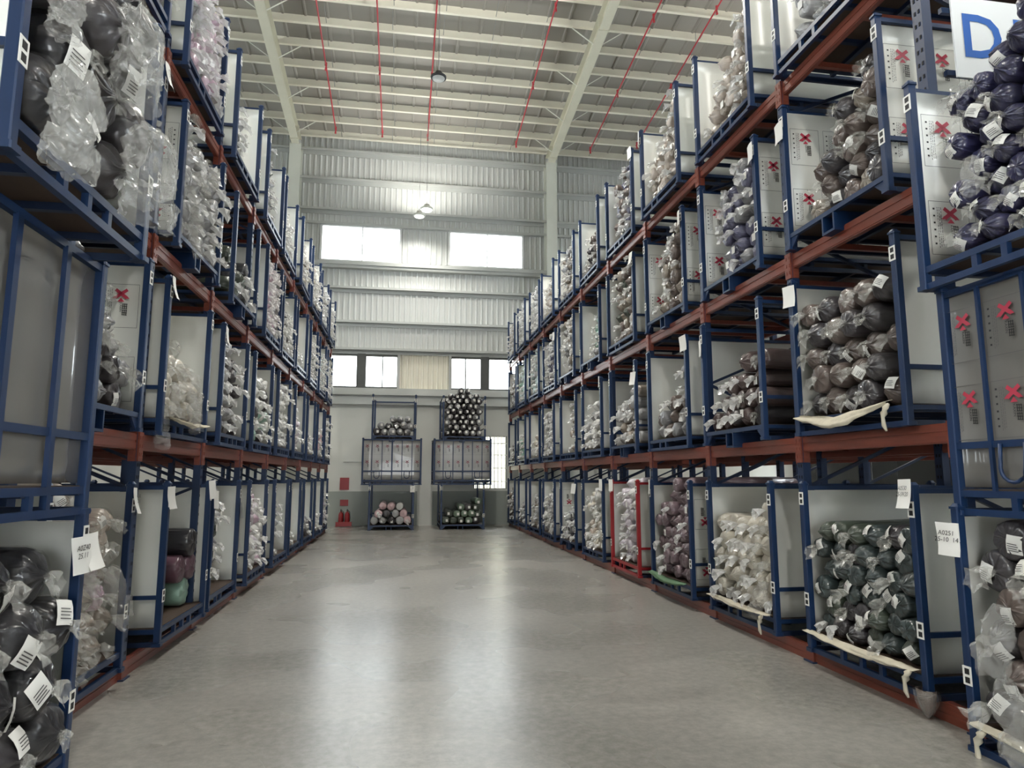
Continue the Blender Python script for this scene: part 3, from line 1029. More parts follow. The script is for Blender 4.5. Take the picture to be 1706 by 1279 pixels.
ROLLG = {k: [roll_geo(s, 26, k) for s in range(4)] for k in ('tied', 'flat', 'block')}
ROLLM = {k: [geo_mesh('fabric_roll', g, 'wrapped_grey', True) for g in v] for k, v in ROLLG.items()}
ROLLLOW = {k: [roll_geo(s, 12, k) for s in range(4)] for k in ('tied', 'flat', 'block')}
TAILG = [tail_geo(s) for s in range(6)]
TAILM = [geo_mesh('film_tail', g, 'film_knot', False) for g in TAILG]
TAILLOW = [tail_geo(s, 9, 3) for s in range(6)]
BAGM = [geo_mesh('loose_film', bag_geo(s, 0.17, 0.34, 0.10), 'film_loose', False) for s in range(5)]


def wrap_mesh(s):
    v, f = roll_geo(40 + s, 26, 'tied', 1.6)
    keep = 26 * 8
    vv = [(x * (1.04 + 0.05 * noise.noise((x * 40, y * 30, z * 40 + s))), y * 1.0 - 0.006, z * (1.05 + 0.05 * noise.noise((x * 40 + 7, y * 30, z * 40)))) for x, y, z in v[:keep]]
    ff = [q for q in f if max(q) < keep]
    return geo_mesh('plastic_wrap', (vv, ff), 'film_tight', False)


WRAPM = [wrap_mesh(s) for s in range(4)]


def roll_label_mesh(seed):
    m = MB(); n = 3
    for side in (0, 1):
        for i in range(n + 1):
            for j in range(n + 1):
                u, w = i / n - 0.5, j / n - 0.5
                m.v.append((u * 0.075, 0.02 * (u * u + w * w) * 2 + 0.004 * math.sin(seed + 5 * u) + side * 0.001, w * 0.09))
    k = (n + 1) ** 2
    for side in (0, 1):
        for i in range(n):
            for j in range(n):
                a = side * k + i * (n + 1) + j
                q = (a, a + n + 1, a + n + 2, a + 1)
                m.f.append(q if not side else q[::-1]); m.m.append(0)
    # printed block and rows of print, just proud of the paper
    for j in range(4):
        z = -0.03 + j * 0.011
        y = 0.02 * 2 * (z / 0.09) ** 2 - 0.0015
        m.quad([(-0.028, y - 0.0005, z), (0.024 - 0.006 * (j % 2), y - 0.0005, z), (0.024 - 0.006 * (j % 2), y, z + 0.004), (-0.028, y, z + 0.004)], 1)
    return m.mesh('paper_label', ['paper_white', 'ink_grey'], True)


RLABEL = [roll_label_mesh(s) for s in range(3)]

ROLLS = []      # dicts gathered first, the largest 300 in view become objects


def pj(p):
    dx = Vector(p) - EYE
    fw = Vector((math.sin(YAW) * math.cos(PITCH), math.cos(YAW) * math.cos(PITCH), math.sin(PITCH)))
    rt = Vector((math.cos(YAW), -math.sin(YAW), 0)); up = rt.cross(fw)
    dz = dx.dot(fw)
    if dz < 0.2: return (-999, -999, 0.01)
    return (CXP + F_PX * dx.dot(rt) / dz, CYP - F_PX * dx.dot(up) / dz, dz)


def fill(mat4, where, colors, r, u0, u1, h0, h1, seed, kinds=('tied', 'flat'), label_p=0.3, tail_p=0.5, bag_p=0.0, weight=1.0, stick=0.0, film=1.0, w=CW, heap=False, byrow=False):
    """hexagonal pile of rolls in a cage. u across the opening (0 = left post), h = pile height at both ends (fraction)"""
    rr = random.Random(seed)
    inner0, inner1 = 0.06 + r, w - 0.06 - r
    z0 = 0.16
    H = CH - 0.16
    row = 0
    step = 2 * r * 1.0
    cols = {}
    while True:
        z = z0 + r + row * step * 0.86
        if z > z0 + 1.3 * H: break
        x = inner0 + (r if row % 2 else 0) + rr.uniform(-.01, .01)
        n_in = 0
        while x <= inner1 + 0.35 * r:
            u = (x - 0.06) / (w - 0.12)
            if u0 - 0.02 <= u <= u1 + 0.02:
                t = (u - u0) / max(0.01, u1 - u0)
                hh = h0 + (h1 - h0) * t
                if heap: hh = h0 + (h1 - h0) * (1 - (2 * t - 1) ** 2)
                if z + 0.3 * r <= z0 + hh * H + rr.uniform(-0.3, 0.3) * r:
                    n_in += 1
                    rad = r * rr.uniform(0.90, 1.08)
                    c = colors if isinstance(colors, str) else (colors[row % len(colors)] if byrow else rr.choice(colors))
                    yy = rr.uniform(0.02, 0.13) - stick
                    p = Vector((min(x, inner1 - 0.06 * r) + rr.uniform(-.01, .01), yy, z - row * 0.004 + rr.uniform(-.008, .008)))
                    ROLLS.append(dict(m4=mat4, p=p, r=rad, c=c, kind=rr.choice(kinds), where=where, row=row + 1, col=n_in, rot=(rr.uniform(-.02, .02), rr.uniform(0, 6.28), rr.uniform(-.03, .03) * (0.2 if x < inner0 + r or x > inner1 - r else 1)),
                                      label=rr.random() < label_p, tail=rr.random() < tail_p, bag=rr.random() < bag_p, seed=rr.randrange(1000), weight=weight, film=film))
            x += step * rr.uniform(0.98, 1.04)
        row += 1


LEVEL_Z = [0.125, 1.96, 3.68, 5.42]
TIER = ['ground tier', 'second tier', 'third tier', 'top tier']
RX, LX = 3.5, -2.06
R_UP = [3.94] + [3.84 + 1.87 * k for k in range(1, 11)]
L_UP = [4.27 + 1.84 * k for k in range(10)]


def r_frame(k, lev):            # cage of right bay k (1..10): left post is the far one
    q = random.Random(k * 31 + lev * 7)
    yfar = R_UP[k] - 0.10 + q.uniform(-.012, .012); x = RX + q.uniform(-.02, .02); a = -PI / 2 + q.uniform(-.012, .012)
    return Matrix.Translation((x, yfar, LEVEL_Z[lev])) @ Matrix.Rotation(a, 4, 'Z'), (x, yfar, LEVEL_Z[lev]), a


SHIFT_L = {(2, 0): .25, (3, 2): .30, (4, 2): .35, (4, 3): .15, (5, 2): .2}


def l_frame(k, lev):
    q = random.Random(k * 37 + lev * 5)
    yn = L_UP[k - 1] + 0.22 + SHIFT_L.get((k, lev), 0.0) + q.uniform(-.04, .04); x = LX + q.uniform(-.02, .02); a = PI / 2 + q.uniform(-.012, .012)
    return Matrix.Translation((x, yn, LEVEL_Z[lev])) @ Matrix.Rotation(a, 4, 'Z'), (x, yn, LEVEL_Z[lev]), a


# per cage: colour(s), roll radius, u0, u1, h0, h1, options
RIGHT = {
    (1, 0): (['teal', 'charcoal', 'teal', 'moss'], .092, .06, 1, .78, .74, dict(label_p=.6, tail_p=.35)),
    (2, 0): ('cream', .105, 0, 1, .74, .84, dict(tail_p=.9, bag_p=.12, label_p=.1)),
    (3, 0): ('mauve', .095, 0, 1, .80, 1.16, dict(label_p=.1, tail_p=.22)),
    (4, 0): (['lilac', 'lilac', 'white'], .095, .28, 1, .95, 1.05, dict(label_p=.1)),
    (5, 0): (['cream', 'beige', 'white'], .10, .22, 1, .72, .96, dict(bag_p=.15)),
    (6, 0): (['silver', 'charcoal', 'grey'], .09, .15, 1, .42, .62, {}),
    (7, 0): (['white', 'silver'], .09, 0, 1, .55, .95, dict(bag_p=.2)),
    (8, 0): (['silver', 'taupe'], .09, 0, 1, .5, .85, dict(bag_p=.2)),
    (9, 0): (['grey', 'charcoal'], .09, 0, 1, .35, .55, {}),
    (10, 0): (['taupe', 'umber'], .095, 0, 1, .75, .85, {}),
    (1, 1): (['charcoal', 'charcoal', 'umber'], .118, 0, 1, .80, .93, dict(tail_p=.65, label_p=.45, stick=.02, kinds=('tied', 'tied', 'flat'))),
    (2, 1): (['brown', 'charcoal', 'brown'], .112, .04, 1, .30, .80, dict(label_p=.5, tail_p=.8)),
    (3, 1): (['umber', 'grey', 'umber'], .105, .12, 1, .25, .72, dict(label_p=.2)),
    (4, 1): (['silver', 'taupe', 'silver'], .105, .22, .95, .62, .70, {}),
    (5, 1): (['silver', 'white', 'grey'], .105, .1, 1, .50, .80, dict(bag_p=.2)),
    (6, 1): ('taupe', .09, .62, 1, .7, .85, {}),
    (7, 1): (['silver', 'white'], .09, .1, 1, .8, 1.0, {}),
    (8, 1): (['beige', 'cream'], .09, .3, 1, .4, .6, {}),
    (9, 1): (['mint', 'cream'], .09, .1, 1, .5, .8, {}),
    (10, 1): (['charcoal', 'grey'], .09, .3, 1, .3, .6, {}),
    (1, 2): (['umber', 'umber', 'charcoal', 'taupe'], .105, .2, 1, .42, 1.0, dict(label_p=.3)),
    (2, 2): (['slate', 'slate', 'grey'], .10, .28, 1, .8, 1.0, dict(label_p=.1)),
    (3, 2): (['umber', 'taupe'], .10, .40, 1, .70, 1.12, {}),
    (4, 2): (['moss', 'umber', 'taupe'], .10, .25, 1, .85, 1.12, {}),
    (5, 2): (['mint', 'silver'], .095, .5, 1, .45, .95, {}),
    (6, 2): (['taupe', 'grey', 'silver'], .10, .3, 1, .95, 1.05, {}),
    (7, 2): (['silver', 'slate'], .09, .2, 1, .9, 1.0, {}),
    (8, 2): (['aqua', 'silver'], .09, .1, 1, .9, 1.0, {}),
    (9, 2): (['mint', 'aqua'], .09, .1, 1, .7, 1.0, {}),
    (10, 2): (['taupe', 'grey'], .09, .1, 1, .7, .95, {}),
    (1, 3): (['silver', 'grey'], .10, .2, 1, .5, .7, {}),
    (2, 3): (['taupe', 'beige'], .095, .2, 1, .35, 1.05, dict(bag_p=.3)),
    (3, 3): (['beige', 'taupe'], .095, .12, 1, .35, 1.05, dict(bag_p=.3)),
    (4, 3): (['slate', 'grey', 'umber'], .10, .3, 1, .85, 1.0, {}),
    (5, 3): (['umber', 'charcoal'], .095, .25, 1, .40, .62, {}),
    (6, 3): (['taupe', 'grey'], .09, .2, 1, .8, 1.0, {}),
    (7, 3): (['cream', 'beige'], .09, .15, 1, .5, .8, {}),
    (8, 3): (['white', 'silver'], .09, .1, 1, .9, 1.0, {}),
    (9, 3): (['white', 'silver'], .09, .1, 1, .8, 1.05, {}),
    (10, 3): (['taupe', 'silver'], .09, .1, 1, .8, 1.0, {}),
}
LEFT = {
    (1, 0): (['beige', 'taupe', 'beige', 'rose'], .105, 0, .85, 1.0, .9, dict(bag_p=.22, tail_p=1, label_p=.15, stick=.03)),
    (2, 0): (['mint', 'purple', 'black'], .145, .62, 1, .62, .62, dict(kinds=('flat',), tail_p=.2, label_p=0, byrow=True)),
    (3, 0): (['grey', 'silver', 'moss'], .09, 0, .35, 1.0, .9, {}),
    (4, 0): (['lilac', 'rose', 'white'], .09, 0, .95, .95, .75, dict(bag_p=.15)),
    (5, 0): (['silver', 'grey'], .09, 0, .4, .9, .7, {}),
    (6, 0): (['cream', 'grey'], .09, 0, .3, .2, .2, {}),
    (7, 0): (['charcoal', 'grey'], .09, 0, .9, .4, .3, {}),
    (8, 0): (['cream', 'white'], .09, 0, .7, .6, .4, {}),
    (9, 0): (['lilac', 'white'], .09, 0, 1, .8, .7, {}),
    (1, 1): (['charcoal', 'charcoal', 'grey'], .105, 0, .95, 1.02, .34, dict(label_p=.1)),
    (2, 1): ('cream', .115, 0, 1, .62, .48, dict(bag_p=.25, tail_p=1, label_p=.1)),
    (3, 1): (['charcoal', 'silver', 'grey'], .095, 0, .8, .95, .8, {}),
    (4, 1): (['mint', 'white', 'charcoal'], .095, .1, 1, .75, .85, {}),
    (5, 1): (['silver', 'white'], .095, .05, 1, .95, 1.0, {}),
    (6, 1): (['lilac', 'white'], .09, 0, .7, .8, .6, {}),
    (7, 1): (['beige', 'grey'], .09, 0, .7, .4, .4, {}),
    (8, 1): (['pink', 'white'], .09, 0, 1, .6, .5, {}),
    (9, 1): (['silver', 'white'], .09, 0, 1, .9, .9, {}),
    (1, 2): (['silver', 'grey', 'white'], .10, 0, .8, .85, .8, dict(tail_p=1)),
    (2, 2): (['silver', 'grey', 'silver'], .105, .05, .92, .98, .88, dict(bag_p=.3, tail_p=1, label_p=.0, stick=.02)),
    (3, 2): (['black', 'moss', 'black'], .115, 0, .85, .45, .42, dict(label_p=0, tail_p=.5)),
    (4, 2): (['rose', 'lilac', 'rose'], .09, .05, .95, .95, .9, dict(tail_p=.9)),
    (5, 2): (['white', 'charcoal', 'white'], .09, 0, .9, .8, .5, dict(bag_p=.2, tail_p=.9)),
    (6, 2): (['white', 'cream'], .09, 0, .3, .4, .3, dict(tail_p=.9)),
    (7, 2): (['silver', 'white'], .09, 0, .9, .9, .7, dict(tail_p=.9)),
    (8, 2): (['white', 'aqua'], .09, 0, 1, .8, .8, dict(tail_p=.9)),
    (9, 2): (['silver', 'white'], .09, 0, 1, .8, .8, dict(tail_p=.9)),
    (1, 3): (['silver', 'white'], .10, .1, 1, .9, .9, dict(tail_p=1)),
    (2, 3): (['rose', 'silver', 'lilac'], .10, .05, 1, .98, .95, dict(bag_p=.25, tail_p=1, label_p=0)),
    (3, 3): (['silver', 'grey'], .10, 0, .35, .65, .5, dict(tail_p=.9)),
    (4, 3): (['moss', 'charcoal', 'grey'], .09, 0, .45, .98, .4, dict(tail_p=.9)),
    (5, 3): (['white', 'silver'], .09, 0, .6, .85, .3, dict(tail_p=.9)),
    (6, 3): (['beige', 'umber', 'cream'], .09, 0, .9, .7, .5, dict(tail_p=.9)),
    (7, 3): (['white', 'beige', 'cream'], .09, 0, 1, .75, .6, dict(tail_p=.9)),
    (8, 3): (['white', 'silver'], .09, 0, 1, .7, .8, dict(tail_p=.9)),
    (9, 3): (['white', 'cream'], .09, 0, 1, .8, .7, dict(tail_p=.9)),
}
STYLE_B = {('R', 1, 2), ('R', 2, 2), ('R', 3, 2), ('R', 5, 2), ('R', 2, 1), ('R', 4, 1), ('L', 1, 1), ('L', 2, 2), ('R', 6, 0), ('R', 6, 2), ('L', 3, 2)}
PRINTS = {('R', 1, 2): [('ro', 0), ('li', 0)], ('R', 2, 2): [('ro', 0), ('li', 0)], ('R', 3, 2): [('ro', 0), ('li', 0)], ('R', 3, 0): [('ro', 1)],
          ('L', 2, 2): [('lo', 1)], ('L', 1, 1): [('ri', 0)], ('R', 6, 0): [('li', 1)]}
NOTE = {('R', 1, 0): [(CW - .05, CH + .02, 1, TXT_A)], ('R', 1, 2): [(.0, CH - .17, 0, None)], ('R', 2, 2): [(CW - .05, CH - .1, 0, None)],
        ('R', 3, 2): [(CW - .06, CH - .08, 0, None)], ('R', 4, 2): [(CW - .03, CH - .02, 1, None)], ('R', 3, 1): [(CW - .05, CH - .02, 0, None)],
        ('R', 2, 1): [(.02, CH - .2, 0, None)], ('R', 1, 1): [(.03, CH - .06, 0, None)], ('R', 4, 1): [(CW - .03, CH - .2, 2, None)], ('R', 5, 1): [(CW - .03, CH + .0, 0, None)],
        ('R', 3, 0): [(.05, CH, 0, None)], ('R', 5, 0): [(CW - .05, CH, 0, None)], ('R', 4, 0): [(.1, CH, 0, None)], ('R', 6, 0): [(CW - .03, CH - .1, 2, None)],
        ('L', 2, 0): [(.03, CH - .05, 2, None), (CW - .05, CH - .0, 0, None)], ('L', 1, 0): [(CW - .04, CH - .05, 1, TXT_C)], ('L', 3, 0): [(.03, CH - .12, 0, None), (CW - .05, CH - .3, 2, None)],
        ('L', 2, 1): [(.04, CH - .02, 1, None)], ('L', 3, 1): [(.04, CH - .06, 2, None)], ('L', 1, 2): [(CW - .04, CH - .02, 1, TXT_C)],
        ('R', 7, 2): [(CW - .03, CH - .1, 0, None)], ('R', 3, 3): [(.02, CH - .05, 0, None)], ('R', 4, 3): [(CW - .03, CH - .0, 0, None)]}

cages = {}


def colour_word(c):
    return c if isinstance(c, str) else c[0]


for side, table, frame, nb in (('R', RIGHT, r_frame, 10), ('L', LEFT, l_frame, 9)):
    sname = 'right' if side == 'R' else 'left'
    for (k, lev), (colors, r, u0, u1, h0, h1, opt) in sorted(table.items()):
        m4, loc, rz = frame(k, lev)
        place = '%s rack %s, %s bay' % (sname, TIER[lev], ORD[k])
        redc = (side, k, lev) == ('R', 4, 0)
        lab = '%s cage of %s wrapped rolls, %s from the camera' % ('red painted' if redc else 'blue steel', colour_word(colors), place)
        cages[side, k, lev] = cage(loc, rz, lab, 'cages on the %s rack' % sname, 'B' if (side, k, lev) in STYLE_B else 'A', PRINTS.get((side, k, lev)),
                                   NOTE.get((side, k, lev), ()), redc, k < 8, not ((side, k, lev) in (('L', 3, 2), ('R', 2, 1), ('R', 4, 1))), seed=k * 7 + lev * 3 + (side == 'R'))
        fill(m4, place, colors, r, u0, u1, h0, h1, seed=hash((k, lev, side == 'R')) & 0xffff, **opt)

# ------------------------------------------------------------------ near stacks and end wall stacks
# left near stack
RLZ = PI / 2
ml = lambda x, y, z: Matrix.Translation((x, y, z)) @ Matrix.Rotation(PI / 2, 4, 'Z')
mr = lambda x, y, z: Matrix.Translation((x, y, z)) @ Matrix.Rotation(-PI / 2, 4, 'Z')
cage((-1.72, 2.83, 0.0), PI / 2, 'blue cage of big black wrapped rolls at the bottom of the near left stack', 'near cage stacks', notes=[(CW - .10, CH - .16, 0, TXT_C), (CW + .02, CH - .15, 1, None)], seed=2)
fill(ml(-1.72, 2.83, 0), 'bottom cage of near left stack', ['black', 'black', 'charcoal'], .155, 0, .96, .88, .80, 11, kinds=('tied',), label_p=.6, tail_p=.9, stick=.06)
long_cage((-1.70, 2.31, 1.40), PI / 2, 'blue cage with grey panelled long side, middle of the near left stack', 'near cage stacks', GREYPANEL, 4, False, False)
cage((-1.44, 2.60, 2.79), PI / 2, 'blue cage of dark rolls in loose clear film atop the near left stack', 'near cage stacks', style='A', seed=4)
fill(ml(-1.44, 2.60, 2.79), 'top cage of near left stack', ['black', 'charcoal', 'black'], .165, 0, 1, .95, 1.05, 5, kinds=('tied',), label_p=.35, tail_p=.7, stick=.14)
LOOSE = [(-1.30, 2.76, 3.22, .27, .43, .14, 51), (-1.29, 3.52, 3.34, .46, .46, .22, 52), (-1.31, 3.32, 3.84, .44, .42, .2, 53), (-1.36, 2.74, 3.55, .15, .2, .12, 54)]
# right near stack
cage((3.36, 3.78, 0.0), -PI / 2, 'blue cage of umber wrapped rolls at the bottom of the near right stack', 'near cage stacks', notes=[(-.02, CH - .12, 0, TXT_B)], seed=3)
fill(mr(3.36, 3.78, 0), 'bottom cage of near right stack', ['umber', 'umber', 'charcoal'], .115, .10, 1, .92, 1.0, 8, label_p=.7, tail_p=.6, bag_p=.25)
long_cage((3.39, 3.78, 1.37), -PI / 2, 'blue cage with printed white long side, middle of the near right stack', 'near cage stacks', board(CD, 0.17, CH - 0.07, 17, 'x', 'front_panel', 'sleeve_board', 0.012), 6, 'letters', True)
cage((3.27, 3.77, 2.78), -PI / 2, 'blue cage of navy wrapped rolls atop the near right stack', 'near cage stacks', 'A', [('li', 0)], seed=5)
fill(mr(3.27, 3.77, 2.78), 'top cage of near right stack', 'navy', .088, .18, 1, .80, 1.30, 9, label_p=.75, tail_p=.45, bag_p=.1)

# end wall stacks
ZS = 1.36
for x0, nm, topc, botc in ((-0.96, 'left', None, None), (1.22, 'right', None, None)):
    w = 'end wall %s stack' % nm
    cage((x0, 21.3, 0), 0, 'blue cage of %s at the bottom of the %s' % ('pink and white rolls' if nm == 'left' else 'square green bundles', w), 'cage stacks at the end wall', 'B', None,
         [(CW - .05, CH - .1, 0, None)] if nm == 'left' else (), panels=False, seed=1)
    long_cage((x0 - 0.235, 21.3, ZS), 0, 'blue cage with clear panelled long side, middle of the %s' % w, 'cage stacks at the end wall', LONGPANEL[0 if nm == 'left' else 1], 6, True, True)
    cage((x0 + 0.03, 21.3, ZS * 2), 0, 'blue cage of %s atop the %s' % ('a few dark rolls' if nm == 'left' else 'many heaped dark rolls', w), 'cage stacks at the end wall', 'B', None, (), panels=False, seed=2)
T4 = lambda x, z: Matrix.Translation((x, 21.3, z))
fill(T4(-0.96, 0), 'bottom cage of end wall left stack', ['pink', 'white', 'pink', 'charcoal', 'silver'], .125, 0, 1, .34, .55, 3, label_p=.3, tail_p=.2, weight=1.5, heap=True)
fill(T4(-0.93, 2 * ZS), 'top cage of end wall left stack', ['charcoal', 'grey'], .115, 0, 1, .36, .55, 4, label_p=1, tail_p=.1, weight=1.5, heap=False)
fill(T4(1.22, 0), 'bottom cage of end wall right stack', ['moss', 'charcoal', 'moss', 'green'], .115, 0, 1, .36, .66, 6, kinds=('block',), label_p=.8, tail_p=0, weight=1.5)
fill(T4(1.25, 2 * ZS), 'top cage of end wall right stack', ['charcoal', 'charcoal', 'grey'], .10, 0, 1, .86, 1.28, 7, label_p=1, tail_p=.1, weight=1.5, heap=True)

# ------------------------------------------------------------------ rolls become objects
for R in ROLLS:
    wp = R['m4'] @ R['p']
    px, py, dz = pj(wp)
    mg = 60 + 0.9 * R['r'] * F_PX / max(dz, 0.5)
    vis = -mg < px < 1706 + mg and -mg < py < 1279 + mg
    R['wp'] = wp
    R['size'] = (R['r'] * R['weight'] / dz) if vis else 0.0
BAG_HOST = {}
for j, (bx, by, bz, bw, bh, bd, sd) in enumerate(LOOSE):
    cand = min((i for i in range(len(ROLLS)) if ROLLS[i]['where'] == 'top cage of near left stack' and i not in BAG_HOST), key=lambda i: (ROLLS[i]['wp'] - Vector((bx - .15, by, bz))).length)
    BAG_HOST[cand] = j
order = sorted(range(len(ROLLS)), key=lambda i: -ROLLS[i]['size'])
N_SINGLE = 300
singles = [i for i in order[:N_SINGLE] if ROLLS[i]['size'] > 0]
rest = [i for i in order[N_SINGLE:]]


def roll_label_text(R):
    return '%s wrapped roll, %s row up, %s from left, %s' % (R['c'], ORD[min(20, R['row'])], ORD[min(20, R['col'])], R['where'])


for rank, i in enumerate(singles):
    R = ROLLS[i]
    s = R['r'] / 0.1
    sd = R['seed']
    M = R['m4'] @ Matrix.Translation(R['p']) @ Euler((R['rot'][0], 0, R['rot'][2])).to_matrix().to_4x4()
    Mr = M @ Matrix.Rotation(R['rot'][1] if R['kind'] != 'block' else 0.0, 4, 'Y')
    o = put('fabric_roll', ROLLM[R['kind']][sd % 4], mat='wrapped_' + R['c'])
    o.matrix_world = Mr @ Matrix.Diagonal((s, 1.0 if s < 1.3 else 0.95, s, 1))
    tag(o, roll_label_text(R), 'fabric roll', 'wrapped rolls, ' + R['where'])
    roty = R['rot'][1] if R['kind'] != 'block' else 0.0
    base = Matrix.Rotation(-roty, 4, 'Y')
    if R['tail']:
        tl = put('film_tail', TAILM[sd % 6], o)
        q = (0.85 + (sd % 7) * 0.06) * min(1.0, 1.1 / s)
        tl.matrix_local = base @ Matrix.Scale(q, 4)
    if R['bag']:
        bgm = put('loose_film', BAGM[sd % 5], o)
        q = 0.75 + (sd % 5) * 0.12
        bgm.matrix_local = base @ Matrix.Translation((0, -0.05, 0.015)) @ Matrix.Rotation(((sd % 9) - 4) * 0.09, 4, 'Y') @ Matrix.Rotation(-0.18, 4, 'X') @ Matrix.Scale(q, 4)
    if R['label']:
        lb = put('paper_label', RLABEL[sd % 3], o)
        ang = (sd % 100) / 100 * 6.28
        rad = 0.045 if R['kind'] != 'tied' else 0.06
        yoff = -0.014 if R['kind'] != 'tied' else -0.010
        lb.matrix_local = base @ Matrix.Translation((rad * math.cos(ang), yoff, rad * math.sin(ang))) @ Matrix.Rotation(-0.6 * math.sin(ang) * (1 if R['kind'] == 'tied' else .3), 4, 'X') @ Matrix.Rotation(0.6 * math.cos(ang) * (1 if R['kind'] == 'tied' else .3), 4, 'Z') @ Matrix.Rotation((sd % 13 - 6) * 0.13, 4, 'Y')
    if i in BAG_HOST:
        bx, by, bz, bw, bh, bd, bs = LOOSE[BAG_HOST[i]]
        lf = put('loose_film', geo_mesh('loose_film', bag_geo(bs, bw, bh, bd, 40, 36), 'film_bag', False), o)
        lf.matrix_parent_inverse = Matrix.Identity(4)
        lf.matrix_basis = o.matrix_basis.inverted() @ Matrix.Translation((bx, by, bz)) @ Matrix.Rotation(PI / 2 + 0.2 * (bs % 3 - 1), 4, 'Z')
    if rank < 150 and R['kind'] == 'tied':
        wr = put('plastic_wrap', WRAPM[sd % 4], o)

# everything smaller: one object
keys = sorted(COLORS)
V, Fc, Mi, RC = [], [], [], []
tailslot = len(keys); paperslot = tailslot + 1
for i in rest:
    R = ROLLS[i]
    s = R['r'] / 0.1
    M = R['m4'] @ Matrix.Translation(R['p']) @ Euler((R['rot'][0], 0, R['rot'][2])).to_matrix().to_4x4()
    Mr = M @ Matrix.Rotation(R['rot'][1] if R['kind'] != 'block' else 0.0, 4, 'Y') @ Matrix.Diagonal((s, 1, s, 1))
    g = ROLLLOW[R['kind']][R['seed'] % 4]
    b = len(V)
    V += [tuple(Mr @ Vector(p)) for p in g[0]]
    RC += [(p[0], p[1] + R['seed'] * 1.7, p[2]) for p in g[0]]
    Fc += [tuple(b + k for k in q) for q in g[1]]; Mi += [keys.index(R['c'])] * len(g[1])
    if R['tail']:
        g = TAILLOW[R['seed'] % 6]; b = len(V)
        V += [tuple(M @ (Vector(p) * s * 1.05)) for p in g[0]]
        RC += list(g[0])
        Fc += [tuple(b + k for k in q) for q in g[1]]; Mi += [tailslot] * len(g[1])
    if R['label']:
        b = len(V); a = R['seed'] % 6
        V += [tuple(M @ Vector((0.03 * math.cos(a) + u * .035, -0.012, 0.03 * math.sin(a) + w_ * .04))) for u, w_ in ((-1, -1), (1, -1), (1, 1), (-1, 1))]
        RC += [(0, 0, 0)] * 4
        Fc.append((b, b + 1, b + 2, b + 3)); Mi.append(paperslot)
me = bpy.data.meshes.new('distant_rolls')
me.from_pydata(V, [], Fc)
roll_co(me, RC)
for k in keys: me.materials.append(MATS['wrapped_' + k])
me.materials.append(MATS['film_far_lit']); me.materials.append(MATS['paper_white'])
me.polygons.foreach_set('material_index', Mi)
me.polygons.foreach_set('use_smooth', [mi < tailslot for mi in Mi])
me.update()
tag(put('distant_rolls', me), 'many small wrapped fabric rolls filling the farther cages of both racks', 'fabric rolls', kind='stuff')

